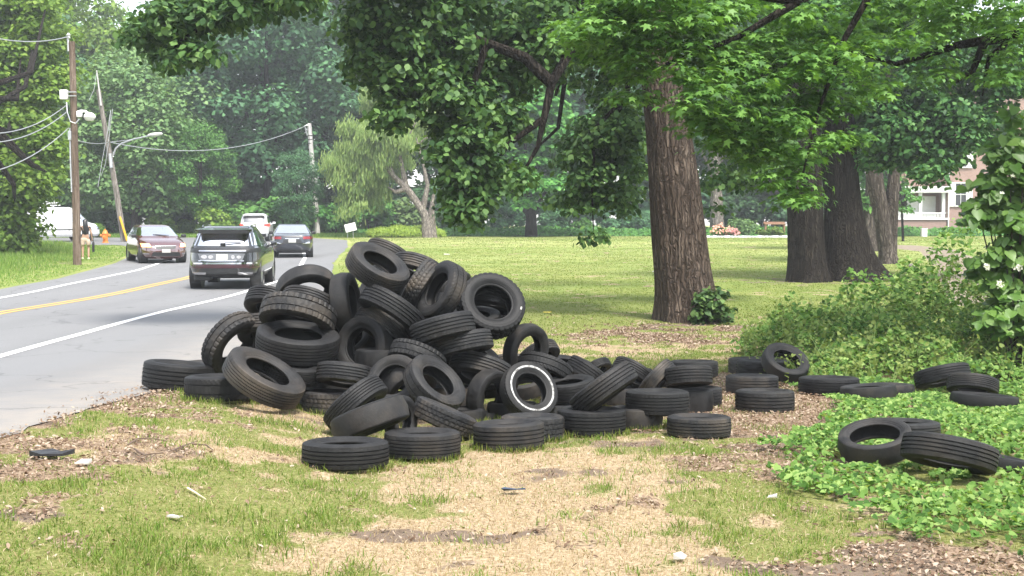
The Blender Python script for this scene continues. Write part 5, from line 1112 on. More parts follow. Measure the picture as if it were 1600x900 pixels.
# ---- white SUV beyond
P = [(.24, 2.1, -2.05, .80), (.32, 2.22, -2.22, .88), (.50, 2.28, -2.30, .92), (.75, 2.25, -2.30, .93), (.92, 2.1, -2.27, .92), (1.02, 1.5, -2.22, .90), (1.07, 1.0, -2.18, .88), (1.32, .6, -2.05, .81), (1.56, .1, -1.90, .73), (1.66, -.1, -1.78, .67), (1.70, -.4, -1.5, .55)]
c = Car('suv', "white SUV farthest ahead on the road bend", 'suv', P)
pm = paint_mat('white_paint_car', (.72, .72, .73), .3, 1.0, 0.0); c.body(pm)
rw = c.patch('rear_window', 'rear', ((-.70, .70), (-.62, .62), 1.16, 1.52), M_SILV); c.patch('window_shade', 'rear', ((-.64, .64), (-.62, .62), 1.40, 1.52), M_TRIM, .014)
for sx in (-1, 1): q = (.62, .90) if sx > 0 else (-.90, -.62); c.patch('tail_light', 'rear', (q, q, .92, 1.06), M_AMB, .014)
c.patch('bumper_panel', 'rear', ((-.84, .84), (-.84, .84), .30, .48), M_TRIM, .012); c.patch('plate', 'rear', ((-.16, .16), (-.16, .16), .80, .93), M_PLATE, .014, nv=2); c.patch('windscreen', 'front', ((-.76, .76), (-.64, .64), 1.10, 1.55), M_GLS)
for sd in ('right', 'left'): c.patch('side_window', sd, ((-1.85, -.45), (-1.55, -.45), 1.12, 1.50), M_GLS, .007); c.patch('side_window', sd, ((-.38, .95), (-.38, .30), 1.12, 1.50), M_GLS, .007)
sp = MB(); sp.box((0, -1.92, 1.60), (1.34, .26, .04), bev=.015); sp.build('spoiler', pm, c.e); c.mirror(.8, 1.10, .88, pm); c.wheels(1.38, -1.38, .90, .35, .23); c.place(402, 0, 80.0, R_(6))
# ---- dark hatchback coming towards us, lamps lit
P = [(.18, 2.05, -1.95, .74), (.26, 2.18, -2.08, .84), (.42, 2.22, -2.14, .89), (.56, 2.20, -2.15, .90), (.68, 2.14, -2.14, .90), (.78, 1.98, -2.12, .89), (.86, 1.75, -2.10, .875), (.93, 1.35, -2.08, .865), (.985, 1.05, -2.05, .85), (1.02, .98, -2.02, .84), (1.20, .55, -1.90, .75), (1.38, .10, -1.66, .66), (1.44, -.1, -1.5, .60), (1.47, -.3, -1.2, .48)]
c = Car('hatchback', "dark maroon hatchback coming round the bend with glowing orange headlights", 'car', P)
pm = paint_mat('dark_red_paint', (.075, .012, .010)); pm.node_tree.nodes['Principled BSDF'].inputs['Coat IOR'].default_value = 2.3; c.body(pm)
ws = c.patch('windscreen', 'front', ((-.74, .74), (-.60, .60), 1.03, 1.40), M_GLS)
for sx in (-1, 1):
    q0, q1 = ((.54, .84), (.60, .85)) if sx > 0 else ((-.84, -.54), (-.85, -.60)); c.patch('headlight', 'front', (q0, q1, .63, .76), M_HEAD, .016)
    q = (.62, .84) if sx > 0 else (-.84, -.62); c.patch('fog_lamp', 'front', (q, q, .36, .40), M_CHR, .012, nv=2)
    wi = MB(); wi.tube([c.face('front', sx * .05 - .3, 1.035, .03), c.face('front', sx * .05 + .2, 1.08, .02)], .012, 5); wi.build('wiper', M_TRIM, ws)
c.patch('grille', 'front', ((-.34, .34), (-.40, .40), .56, .66), M_TRIM, .012); c.patch('lower_grille', 'front', ((-.56, .56), (-.50, .50), .28, .44), M_TRIM, .010); c.patch('chrome_strip', 'front', ((-.40, .40), (-.40, .40), .665, .685), M_CHR, .016, nv=2); c.patch('plate', 'front', ((-.16, .16), (-.16, .16), .42, .55), M_PLATE, .02, nv=2)
for sd in ('right', 'left'): c.patch('side_window', sd, ((-1.70, -.42), (-1.45, -.42), 1.06, 1.36), M_GLS, .007); c.patch('side_window', sd, ((-.36, .86), (-.36, .18), 1.06, 1.36), M_GLS, .007)
an = MB(); an.tube([(.0, -1.2, 1.46), (0, -1.32, 1.62)], .01, 5); an.build('aerial', M_TRIM, c.e); c.mirror(.78, 1.04, .86, M_TRIM); c.wheels(1.32, -1.32, .88, .325, .215, steer=R_(-18)); c.place(243, 0, 51.5, R_(180 + 26))
# ---- white van half hidden by the tall grass
P = [(.30, 2.6, -2.5, .88), (.45, 2.72, -2.62, .97), (.80, 2.72, -2.66, 1.0), (1.05, 2.45, -2.66, 1.0), (1.15, 2.05, -2.65, .99), (1.40, 1.82, -2.64, .97), (1.80, 1.50, -2.60, .92), (1.98, 1.25, -2.52, .87), (2.08, .9, -2.4, .78)]
c = Car('van', "white cargo van parked beyond the tall grass, partly behind the brown pole", 'van', P, 7.0, 'parked vehicles')
pm = paint_mat('white_van_paint', (.80, .80, .80), .35, .6, 0.0); c.body(pm)
c.patch('windscreen', 'front', ((-.84, .84), (-.76, .76), 1.20, 1.78), M_GLS)
for sd in ('right', 'left'): c.patch('side_window', sd, ((.85, 1.85), (.85, 1.55), 1.18, 1.72), M_GLS, .007); c.patch('door_seam', sd, ((.70, .72), (.70, .72), .5, 1.9), M_TRIM, .005, nu=1); c.patch('door_seam', sd, ((-.60, -.58), (-.60, -.58), .5, 1.9), M_TRIM, .005, nu=1); c.patch('side_moulding', sd, ((-2.3, 1.9), (-2.3, 1.9), .70, .76), M_TRIM, .012, nu=16, nv=1)
for sx in (-1, 1): q = (.70, .92) if sx > 0 else (-.92, -.70); c.patch('tail_light', 'rear', (q, q, .9, 1.5), M_RED, .012); c.patch('headlight', 'front', (q, q, .72, .92), M_CHR, .012)
rk = MB()
for y in (-.1, -.8): rk.box((0, y, 2.15), (1.5, .06, .06))
rk.box((0, -.4, 2.20), (1.3, 1.5, .05), bev=.01); rk.build('roof_rack', M_WHITE, c.e); c.mirror(1.75, 1.25, 1.0, M_TRIM); c.wheels(1.75, -1.7, .96, .35, .23); c.place(82, 0, 78.0, R_(-52))
# ================================================================ PERSON, HYDRANT, SIGN, BENCH
def skin_mesh(name, verts, edges, rad, mat, parent=None, sub=2, root=0):
    me = bpy.data.meshes.new(name); me.from_pydata([tuple(v) for v in verts], edges, []); o = bpy.data.objects.new(name, me); COL.objects.link(o)
    sk = o.modifiers.new('s', 'SKIN'); sk.use_smooth_shade = True
    for i, r in enumerate(rad): me.skin_vertices[0].data[i].radius = (r, r) if not isinstance(r, tuple) else r
    me.skin_vertices[0].data[root].use_root = True
    sb = o.modifiers.new('u', 'SUBSURF'); sb.levels = sub; sb.render_levels = sub
    dg = bpy.context.evaluated_depsgraph_get(); m2 = bpy.data.meshes.new_from_object(o.evaluated_get(dg)); COL.objects.unlink(o); bpy.data.objects.remove(o)
    m2.name = name; m2.materials.clear(); m2.materials.append(mat); return link(name, m2, parent)
M_SKIN = plain('skin', (.42, .25, .17), .55, .08, 8); M_HAIR = plain('black_hair', (.008, .007, .007), .4, .3, 30); M_TOP = plain('dark_top', (.015, .015, .018), .8, .2, 12); M_SHORT = plain('beige_cloth', (.50, .38, .29), .85, .1, 12); M_SHOE = plain('pale_shoe', (.60, .62, .40), .6, .1, 9)
g = G(134, 405.5); e = empty('person', g, R_(14)); tag(e, "person with long black hair and beige shorts standing beside the brown pole", 'person')
V = [(0, 0, .90), (0, .01, 1.05), (0, .01, 1.22), (0, 0, 1.38), (0, 0, 1.45), (0, .01, 1.53), (0, .0, 1.60),
     (-.10, 0, .86), (-.11, -.01, .48), (-.11, .03, .09), (-.12, -.09, .045), (.10, 0, .86), (.12, -.04, .48), (.12, .05, .09), (.13, -.07, .045),
     (-.17, .01, 1.35), (-.23, .01, 1.08), (-.20, -.13, .88), (-.18, -.2, .86), (.17, .01, 1.35), (.24, .02, 1.08), (.26, -.06, .86), (.265, -.09, .78)]
V = [(x, -y, z) for x, y, z in V]
E = [(0, 1), (1, 2), (2, 3), (3, 4), (4, 5), (5, 6), (0, 7), (7, 8), (8, 9), (9, 10), (0, 11), (11, 12), (12, 13), (13, 14), (3, 15), (15, 16), (16, 17), (17, 18), (3, 19), (19, 20), (20, 21), (21, 22)]
rad = [(.15, .11), (.125, .09), (.15, .10), (.13, .085), .05, .075, .08, .085, .055, .036, .035, .085, .055, .036, .035, .055, .038, .028, .03, .055, .038, .028, .03]
skin_mesh('body', V, E, rad, M_SKIN, e)
skin_mesh('shirt', [(0, 0, .98), (0, 0, 1.10), (0, 0, 1.24), (0, 0, 1.38), (-.17, 0, 1.35), (-.215, 0, 1.18), (.17, 0, 1.35), (.22, 0, 1.18)], [(0, 1), (1, 2), (2, 3), (3, 4), (4, 5), (3, 6), (6, 7)], [(.155, .115), (.145, .105), (.165, .115), (.14, .10), .066, .055, .066, .055], M_TOP, e)
skin_mesh('shorts', [(0, 0, .96), (0, 0, .88), (-.105, 0, .80), (-.115, 0, .56), (.105, 0, .80), (.12, .02, .56)], [(0, 1), (1, 2), (2, 3), (1, 4), (4, 5)], [(.16, .12), (.165, .13), .115, .10, .115, .10], M_SHORT, e)
skin_mesh('hair', [(0, .0, 1.60), (0, -.02, 1.64), (.01, -.07, 1.52), (.02, -.10, 1.38), (.03, -.11, 1.20), (.03, -.11, 1.08)], [(0, 1), (1, 2), (2, 3), (3, 4), (4, 5)], [(.095, .10), (.09, .10), (.115, .075), (.12, .06), (.10, .05), (.05, .03)], M_HAIR, e, root=2)
for sx in (-1, 1): MB().box((sx * .12, .055, .045), (.095, .27, .09), bev=.035).build('shoe', M_SHOE, e, smooth=True)
o = MB().box((0, 0, 0), (.07, .16, .42), bev=.03).tube([(0, 0, .2), (0, 0, .4)], .012, 6).build('bag', M_TOP, smooth=True); o.location = Vector(g) + Vector((.31, .05, .52)); tag(o, "narrow dark bag held at the right side of the long haired person", 'bag')
g = onG((165 - 800) / FPX * 76, 76); e = empty('fire_hydrant', g); tag(e, "orange fire hydrant in the grass between the brown pole and the leaning pole", 'hydrant'); M_HYD = plain('orange_paint', (.70, .21, .03), .5, .15, 8)
h = MB(); h.lathe([(.20, -.1), (.20, .04), (.15, .06), (.14, .50), (.18, .52), (.18, .56), (.15, .60), (.10, .72), (.04, .76), (.04, .82), (.0, .83)], 20); h.build('barrel', M_HYD, e, smooth=True)
for sx, r in ((-1, .06), (1, .06)): MB().lathe([(r, 0), (r, .16), (r * 1.35, .16), (r * 1.35, .21), (.02, .23)], 12, Matrix.Translation((sx * .08, 0, .44)) @ Matrix.Rotation(sx * math.pi / 2, 4, 'Y')).build('outlet', M_HYD, e, smooth=True)
MB().lathe([(.085, 0), (.085, .15), (.11, .15), (.11, .2), (.02, .22)], 14, Matrix.Translation((0, -.06, .36)) @ Matrix.Rotation(math.pi / 2, 4, 'X')).build('outlet', M_HYD, e, smooth=True)
g = onG((548 - 800) / FPX * 90, 90); e = empty('yard_sign', g); tag(e, "small blank white board tilted on the verge right of the pale pole", 'sign')
b_ = MB(); b_.box((0, 0, 0), (.78, .03, .56), bev=.008); o = b_.build('board', M_WHITE, e); o.location = (0, -.03, .75); o.rotation_euler = (0, R_(-14), R_(8)); s_ = MB(); s_.tube([(-.2, 0, -.1), (-.22, 0, .9)], .015, 6); s_.tube([(.2, 0, -.1), (.16, 0, .9)], .015, 6); s_.build('stake', M_STEEL, e)
M_WOODB = plain('brown_wood', (.27, .15, .09), .7, .2, 6)
Yb = 97; g = onG((1210 - 800) / FPX * Yb, Yb); e = empty('bench', g); tag(e, "low brown wooden bench behind the flower bed before the dim grey trunk", 'bench'); MB().box((0, 0, .95), (1.6, .5, .08), bev=.01).build('seat', M_WOODB, e); MB().box((0, .24, 1.05), (1.6, .05, .14), bev=.01).build('backrest', M_WOODB, e)
for sx in (-1, 1): MB().box((sx * .7, 0, .45), (.1, .4, .92), bev=.01).build('leg', M_WOODB, e)

# ================================================================ GRASS, LITTER, VINES, SHRUBS
def inpoly(x, y, poly):
    c = np.zeros(len(x), bool); n = len(poly)
    for i in range(n):
        x1, y1 = poly[i]; x2, y2 = poly[(i + 1) % n]
        m = ((y1 > y) != (y2 > y)) & (x < (x2 - x1) * (y - y1) / (y2 - y1 + 1e-12) + x1); c ^= m
    return c
wv_ = lambda px, Y: ((px - 800) / FPX * Y, Y)
VP = [_g(a, b) for a, b in [(1205, 745), (1235, 700), (1300, 668), (1335, 640), (1275, 622), (1250, 600), (1228, 592), (1195, 560)]] + [wv_(1178, 17.5), wv_(1172, 19), wv_(1200, 20.6), wv_(1350, 21.4), wv_(1800, 21.6)] + [_g(a, b) for a, b in [(1750, 700), (1720, 900), (1600, 892), (1545, 872), (1440, 856), (1360, 842), (1310, 800), (1245, 775)]]
VPx = np.array(VP)
def vine_d(x, y):
    """signed soft coverage of the vine patch"""
    xx = x + (fnoise(x, y, .5, 31) - .5) * .9; yy = y + (fnoise(x, y, .5, 37) - .5) * .9
    return inpoly(xx, yy, VP)
MD = [(wv_(1225, 18.6), .75, 1.3, .32), (wv_(1290, 19.3), .9, 1.5, .45), (wv_(1370, 19.4), 1.0, 1.6, .44), (wv_(1450, 19.6), 1.0, 1.6, .50), (wv_(1530, 19.4), 1.0, 1.7, .50), (wv_(1640, 19.2), 1.6, 2.0, .75), (wv_(1330, 17.2), 1.3, 1.2, .22), (wv_(1450, 17.2), 1.2, 1.2, .26), (wv_(1560, 16.8), 1.2, 1.4, .36)]
TYXY = np.array([(o.location.x, o.location.y, o.scale[0], o.location.z) for o in TY.values()])
def vine_h(x, y):
    h = .055 + .10 * fnoise(x, y, .7, 41)
    for c, a, b, s in MD: h = h + blob(x, y, c, a, b, s)
    h = h * (.30 + 1.15 * fnoise(x, y, .55, 43) + .55 * (vnoise(x, y, .25, 44) - .5))
    for tx, ty, tr, tz in TYXY:          # the mat is pressed down round each tyre
        if tx > 1.5: h = h * (1 - .72 * np.exp(-(((x - tx) / (tr * 1.35)) ** 2 + ((y - ty + .25) / (tr * 1.8)) ** 2) ** 2))
    return h
T71 = TY['t71'].location
def clear_of_tyres(x, y, z, f=.80):
    """keep leaves and blades out of the rubber, not out of the tyre's hole or surroundings"""
    ok = np.ones(len(x), bool)
    for tx, ty, tr, tz in TYXY:
        d = np.hypot(x - tx, y - ty); ok &= ~((d < tr * 1.0) & ((d > tr * .45) | (abs(tx - T71.x) < .01)) & (z < tz + tr * .3))
    return ok
rs = np.random.RandomState(51)
# vines: leaves through the depth of the mat, denser near its top
n = 170000; x = rs.uniform(1.8, 11.5, n); y = 5.9 + (rs.rand(n) ** 1.1) * 16.2; k = vine_d(x, y); x, y = x[k], y[k]
hh = vine_h(x, y); q = rs.rand(len(x)); q = np.where(rs.rand(len(x)) < .72, 1 - .30 * q ** 1.6, q); z = ground_h(x, y) + hh * q + .015
thin = rs.rand(len(x)) < np.clip(1.25 - (y - 8) / 24, .5, 1) * (.22 + .95 * sstep(.36, .5, fnoise(x, y, .3, 47))); x, y, z = x[thin], y[thin], z[thin]
k = clear_of_tyres(x, y, z); x, y, z = x[k], y[k], z[k]
P = np.stack([x, y, z], -1); print('vine leaves', len(P))
sz = (.0215 + .012 * sstep(12, 20, y)) * rs.uniform(.45, 1.5, len(P))
N = np.stack([rs.normal(0, .35, len(P)), rs.normal(-.3, .35, len(P)), np.ones(len(P))], -1)
o = foliage('ground_vines', rs, P, N, sz, 'heart', L_VINE, .38, .2); tag(o, "tangled bright green vines covering the ground and banked up at the right", 'vines', kind='stuff')
# shoots standing above the vine bank
V = []; F = []; Lp = []; Ln = []
sh = []
for j in range(850):
    if j < 150: px, py = wv_(rs.uniform(1165, 1275), rs.uniform(17.3, 20.5))
    else: px, py = wv_(rs.uniform(1200, 1610), rs.uniform(15.5, 21))
    g = onG(px, py); b = vine_h(np.array([g.x]), np.array([g.y]))[0]; p0 = Vector((g.x, g.y, g.z + b * .6)); L = rs.uniform(.14, .48); lean = Vector((rs.normal(0, .35), rs.normal(0, .3), 1)).normalized()
    pts = [p0, p0 + lean * L * .5, p0 + lean * L + Vector((rs.normal(0, .1), 0, -.03))]; sh.append(pts)
    for q in range(7):
        t = (q + 1) / 7; p = pts[0].lerp(pts[2], t); Lp.append((p.x + rs.normal(0, .03), p.y + rs.normal(0, .03), p.z + rs.normal(0, .015))); Ln.append((rs.normal(0, .4), -.4, 1))
mb = MB()
for s_ in sh: mb.tube(s_, [.005, .004, .002], 3, cap=False)
o = mb.build('vine_stems', plain('stem_green', (.16, .24, .06), .6)); tag(o, "thin pale stems rising from the vine bank", 'stems', kind='stuff')
o = foliage('vine_shoots', rs, np.array(Lp), np.array(Ln), .030 * rs.uniform(.5, 1.3, len(Lp)), 'heart', leaf_mat('leaf_shoot', [(.12, .20, .04), (.20, .30, .07), (.30, .40, .13)], .4), .5, .3); tag(o, "pale young leaves on shoots above the vine bank", 'leaves', kind='stuff')
# ---- near grass
def blades(name, x, y, hgt, wid, mat, lean=.45, label='', zoff=-.004, seg=2, seed=1):
    rs = np.random.RandomState(seed); n = len(x); z = ground_h(x, y) + (fnoise(x, y, .5, 4) - .5) * .035 * ((1 - sstep(16, 40, y)) * (np.abs(x) < 14) * (x > road_r(y) + .1)) + zoff
    a = rs.uniform(0, 6.283, n); dx, dy = np.cos(a), np.sin(a); b = rs.uniform(0, 6.283, n); l = np.abs(rs.normal(0, lean, n)); lx, ly = np.cos(b) * l, np.sin(b) * l
    P0 = np.stack([x, y, z], -1); U = np.stack([dx, dy, 0 * x], -1) * (wid / 2)[:, None]; up = np.stack([lx, ly, np.ones(n)], -1); up /= np.linalg.norm(up, axis=1)[:, None]
    M_ = P0 + up * (hgt * .55)[:, None]; up2 = up + np.stack([lx, ly, -.35 * np.ones(n)], -1) * .8; T_ = M_ + up2 * (hgt * .45)[:, None]
    V = np.stack([P0 - U, P0 + U, M_ + U * .8, M_ - U * .8, T_], 1).reshape(-1, 3); i = np.arange(n)[:, None] * 5
    me = mesh_np(name, V, [i + np.array([[0, 1, 2, 3]]), i + np.array([[3, 2, 4]])], [mat], attr={'rnd': np.repeat(rs.rand(n), 5)})
    o = link(name, me); tag(o, label, 'grass', kind='stuff'); return o
L_GRASS = leaf_mat('grass_green', [(.085, .155, .022), (.15, .24, .035), (.25, .31, .07), (.42, .40, .17)], .4, .6, .2)
L_STRAW = leaf_mat('grass_straw', [(.26, .18, .09), (.44, .34, .19), (.58, .48, .30), (.66, .58, .40)], .25, .7, .15)
L_LITTER = leaf_mat('leaf_litter_dry', [(.10, .062, .040), (.22, .15, .10), (.35, .265, .19), (.55, .46, .36)], .15, .8, .15)
n = 420000; x = rs.uniform(-4.6, 6.5, n); y = 5.7 + rs.rand(n) ** 1.3 * 13.7; k = (x > road_r(y) + .12) & (np.abs(x) < y * .43); x, y = x[k], y[k]
dry, dirt, lit = fields(x, y); pr = (1.04 - dry * .97) * 1.2 * (1 - dirt * .97) * (1 - lit * .80) * (.25 + .95 * sstep(.38, .58, fnoise(x, y, .28, 61))); pr *= np.where(inpoly(x, y, VP), .25, 1.0)
k = rs.rand(len(x)) < pr; x, y = x[k], y[k]; k = clear_of_tyres(x, y, ground_h(x, y)); x, y = x[k], y[k]
tall = .55 + 1.3 * sstep(.48, .72, fnoise(x, y, .4, 67)); print('grass', len(x))
blades('grass', x, y, .036 * tall * rs.uniform(.5, 1.5, len(x)), rs.uniform(.003, .0075, len(x)), L_GRASS, .7, "short patchy green grass in the foreground")
# grass fringes standing in front of tyres
fx = []; fy = []
for t_, (tx, ty, tr, tz) in zip(TY.keys(), TYXY):
    if tz - float(ground_h(tx, ty)) < .25 and tx < 1.6 and tid is not None:
        m = 260; a = rs.uniform(-math.pi, 0, m); q = tr * rs.uniform(1.0, 1.12, m); fx.append(tx + q * np.cos(a)); fy.append(ty + q * np.sin(a))
fx, fy = np.concatenate(fx), np.concatenate(fy); k = (fx > road_r(fy) + .1) & (rs.rand(len(fx)) < .25 + .8 * (fnoise(fx, fy, .3, 71) > .5)); fx, fy = fx[k], fy[k]
blades('grass_fringe', fx, fy, .075 * rs.uniform(.4, 1.3, len(fx)), rs.uniform(.004, .007, len(fx)), L_GRASS, .4, "longer grass growing round the lowest tyres", seed=3)
n = 360000; x = rs.uniform(-4.6, 6.5, n); y = 5.7 + rs.rand(n) ** 1.25 * 13; k = (x > road_r(y) - .15) & (np.abs(x) < y * .43); x, y = x[k], y[k]
dry, dirt, lit = fields(x, y); pr = (.22 + .78 * dry) * (1 - dirt * .7) * (1 - lit * .6) * np.where(inpoly(x, y, VP), .3, 1.0); k = rs.rand(len(x)) < pr; x, y = x[k], y[k]
blades('dry_grass', x, y, .034 * rs.uniform(.4, 1.6, len(x)), rs.uniform(.0025, .005, len(x)), L_STRAW, 1.6, "bleached dry straw lying over the worn ground", seed=5)
n = 300000; x = rs.uniform(-4.8, 7.5, n); y = 5.7 + rs.rand(n) ** 1.2 * 20; k = (x > road_r(y) - .5) & (np.abs(x) < y * .43); x, y = x[k], y[k]
dry, dirt, lit = fields(x, y); pr = (lit ** 1.3 * .8 + dirt * .14 + .012) * np.clip((x - road_r(y) + .5) / .5, 0.03, 1); pr = np.where(x < road_r(y), pr * .35 * (fnoise(x, y, .4, 75) > .5), pr); k = rs.rand(len(x)) < pr; x, y = x[k], y[k]
z = ground_h(x, y) + (fnoise(x, y, .5, 4) - .5) * .035 * (x > road_r(y) + .1) + .006 + rs.rand(len(x)) * .02 + .010 * (x < road_r(y) + .1); P = np.stack([x, y, z], -1); N = np.tile([0, -.1, 1.0], (len(P), 1)); print('litter', len(P))
k = clear_of_tyres(x, y, z); P, N = P[k], N[k]
sp = .014 * rs.uniform(.5, 1.7, len(P)) * (1 + .5 * sstep(12, 20, P[:, 1]))
o = foliage('leaf_litter', rs, P, N, sp, 'oval', L_LITTER, .40); tag(o, "brown curled leaves and husks lying over the bare ground", 'leaf litter', kind='stuff')
# ---- lawn beyond
n = 420000; y = 15 + rs.rand(n) ** 1.35 * 82; x = rs.uniform(-.36, .46, n) * y; k = (x > road_r(y) + .2) & (drive_mask(x, y) < .3); x, y = x[k], y[k]; dry, dirt, lit = fields(x, y); k = rs.rand(len(x)) < (1 - dirt) * (1 - .7 * lit) * (1 - .6 * dry) * (.3 + .7 * (fnoise(x, y, .8, 81) > .45)); x, y = x[k], y[k]
L_LAWN = leaf_mat('lawn_green', [(.15, .215, .055), (.19, .26, .065), (.23, .29, .08), (.31, .345, .12)], .4, .6, .2)
blades('lawn', x, y, .038 * rs.uniform(.5, 1.3, len(x)), .007 + .0004 * y, L_LAWN, .6, "mown lawn stretching to the wood", seed=7)
# ---- tall grass on the left verge
n = 150000; y = 30 + rs.rand(n) * 46; x = -rs.uniform(12, 42, n); k = (x < road_l(y) - .25) & (x > -.46 * y); x, y = x[k], y[k]
k = ~((y > 72.5) & (y < 92)); x, y = x[k], y[k]; e_ = road_l(y) - x; hg = .05 + .40 * sstep(1.0, 4.5, e_) * (.4 + .9 * fnoise(x, y, 2.2, 85)); hg = hg * (1 - .8 * np.exp(-((x + 16.8) ** 2 + (y - 50) ** 2) / 3))
L_TALL = leaf_mat('tall_grass_green', [(.11, .20, .03), (.17, .28, .05), (.26, .36, .08), (.40, .43, .17)], .4, .6, .2)
blades('tall_grass', x, y, hg * rs.uniform(.5, 1.3, len(x)), rs.uniform(.015, .035, len(x)), L_TALL, .3, "rank tall grass on the verge left of the road", seed=9)
# far verge: short rough growth beyond the road bend
n = 40000; y = 92.6 + rs.rand(n) * 6; x = rs.uniform(-42, -8, n); blades('tall_grass', x, y, .28 * rs.uniform(.3, 1.4, n), rs.uniform(.02, .05, n), L_TALL, .35, "rough grass on the far verge beyond the road bend", seed=11)
# wood floor growth along the far edge of the lawn
n = 60000; y = 99 + rs.rand(n) ** 1.5 * 14; x = rs.uniform(-40, 40, n); P = np.stack([x, y, ground_h(x, y) + rs.rand(n) * (.15 + .75 * fnoise(x, y, 2.5, 87)) * sstep(98.5, 101, y)], -1)
o = foliage('undergrowth', rs, P, np.tile([0, -.5, 1.0], (n, 1)), .14 * rs.uniform(.6, 1.5, n), 'blob', L_MID, .6); tag(o, "low green undergrowth along the foot of the wood", 'undergrowth', kind='stuff')
# ---- lily bed
g = onG((634 - 800) / FPX * 93, 93); n = 9000; a = rs.uniform(0, 6.28, n); q = np.sqrt(rs.rand(n)); X_ = q * np.cos(a) * 2.85; Y_ = q * np.sin(a) * 1.3
hgt = .75 * (1 - (q ** 4) * .5) * (.75 + .5 * fnoise(X_, Y_, .5, 89)); P = np.stack([X_, Y_, hgt * rs.uniform(.35, 1, n)], -1); N = np.stack([rs.normal(0, .6, n), -.9 + rs.normal(0, .4, n), .8 * np.ones(n)], -1)
o = foliage('lily_bed', rs, P, N, .17 * rs.uniform(.6, 1.4, n), 'feather', L_LILY, .4, .5); o.location = g; tag(o, "low oval bed of yellow green strap leaved lilies at the lawn's far edge", 'flower bed')
# ---- flower bed right of the big trunk
def bed_plant(px, Y, rx, ry, h, n, ls, shape, mat, name, label, cat, seed, flowers=None):
    rs = np.random.RandomState(seed); g = onG((px - 800) / FPX * Y, Y); e = empty(name, g); tag(e, label, cat)
    C, Rr = crown_clumps(rs, (0, 0, h * .5), (rx * .8, ry * .8, h * .4), 18, (min(rx, h) * .25, min(rx, h) * .42), .3); P, N, _ = clump_pts(rs, C, Rr, n, .9, .5, .5); P[:, 2] = np.abs(P[:, 2])
    foliage('foliage', rs, P, N, ls * rs.uniform(.6, 1.4, len(P)), shape, mat, .6, parent=e)
    if flowers:
        m, fs, fm = flowers; idx = rs.choice(len(P), m); Q = P[idx] * np.array([1.04, 1.04, 1.06]) + np.array([0, -.08, .04]); foliage('flowers', rs, Q, np.tile([0, -1, .8], (m, 1)), fs * rs.uniform(.7, 1.3, m), 'blob', fm, .5, parent=e)
    return e
M_PINK = leaf_mat('petal_pink', [(.55, .22, .18), (.75, .38, .32), (.85, .60, .52)], .3); M_WHF = leaf_mat('petal_white', [(.70, .70, .62), (.82, .82, .76)], .3)
bed_plant(1128, 93, .9, .6, .75, 900, .12, 'oval', L_MID, 'flowering_plant', "clump of salmon pink flowers at the left end of the far bed", 'flowers', 1, (260, .10, M_PINK))
bed_plant(1146, 92.5, .6, .5, .55, 600, .11, 'oval', L_MID, 'flowering_plant', "smaller orange pink flower clump right of the salmon one", 'flowers', 2, (150, .09, M_PINK))
bed_plant(1163, 95, 1.5, .8, 1.35, 2200, .12, 'oval', L_PALE, 'shrub', "pale olive shrub in the middle of the far flower bed", 'shrub', 3)
bed_plant(1205, 93.5, 1.6, .7, .62, 2200, .13, 'oval', L_VINE, 'bed_plant', "low bright green leafy plants at the right of the far flower bed", 'plant', 4)
ed = MB(); Ye = 91.0
for i in range(26):
    xx = (1106 + (1240 - 1106) * i / 25 - 800) / FPX * Ye; rr = random.Random(i).uniform(.8, 1.2); ed.box((xx, Ye + random.Random(i + 50).uniform(-.05, .05), float(ground_h(xx, Ye)) + .07), (.26 * rr, .22, .17 * rr), bev=.05)
tag(ed.build('stone_edging', plain('white_stone', (.62, .63, .60), .8, .2, 4), smooth=True), "line of whitish edging stones in front of the far flower bed", 'edging')
# ---- dark seedling shrub at the foot of the big tree
g = G(1112, 503); e = empty('shrub', g); tag(e, "small dark leaved shrub growing against the right foot of the big trunk", 'shrub'); rs = np.random.RandomState(91); k_ = g.y / FPX
C, _ = clumps_px(rs, [(1108, 485, 22, g.y - .3, 14), (1125, 470, 18, g.y - .3, 8), (1100, 495, 20, g.y - .3, 8), (1135, 490, 14, g.y - .3, 5), (1105, 462, 8, g.y - .3, 2)], .25); P, N, _ = clump_pts(rs, C - np.array(g), rs.uniform(.10, .2, len(C)), 950, .8, .5, .2); foliage('foliage', rs, P, N, .05 * rs.uniform(.6, 1.5, len(P)), 'heart', L_LINDEN, .6, .2, parent=e)
mb = MB()
for c in C[::4]: mb.tube([(rs.normal(0, .05), -.3, -.05), tuple(c - np.array(g))], [.012, .006], 4)
mb.build('stem', B_GREY, e)
# ---- broad leaved bush with white flowers at the right edge
g = G(1600, 560); g = onG((1590 - 800) / FPX * 16.5, 16.5); e = empty('flowering_bush', g); tag(e, "tall bush with very large heart shaped leaves and white flowers at the right edge", 'bush'); rs = np.random.RandomState(92); D_ = 16.5
CL = [(1560, 230, 24, 16.5, 7), (1590, 270, 34, 16.5, 12), (1545, 290, 22, 16.5, 6), (1530, 330, 20, 16.5, 7), (1560, 340, 30, 16.5, 11), (1600, 350, 30, 16.5, 10), (1575, 400, 28, 16.5, 11), (1550, 430, 22, 16.5, 8), (1595, 450, 34, 16.5, 12), (1620, 300, 60, 16.8, 26), (1640, 400, 60, 16.8, 26), (1640, 220, 50, 16.8, 14), (1580, 200, 16, 16.5, 2), (1515, 345, 10, 16.4, 2), (1575, 480, 30, 16.3, 12), (1550, 500, 30, 16.2, 10), (1605, 510, 40, 16.2, 14), (1580, 235, 20, 16.5, 6), (1565, 300, 30, 16.5, 10)]
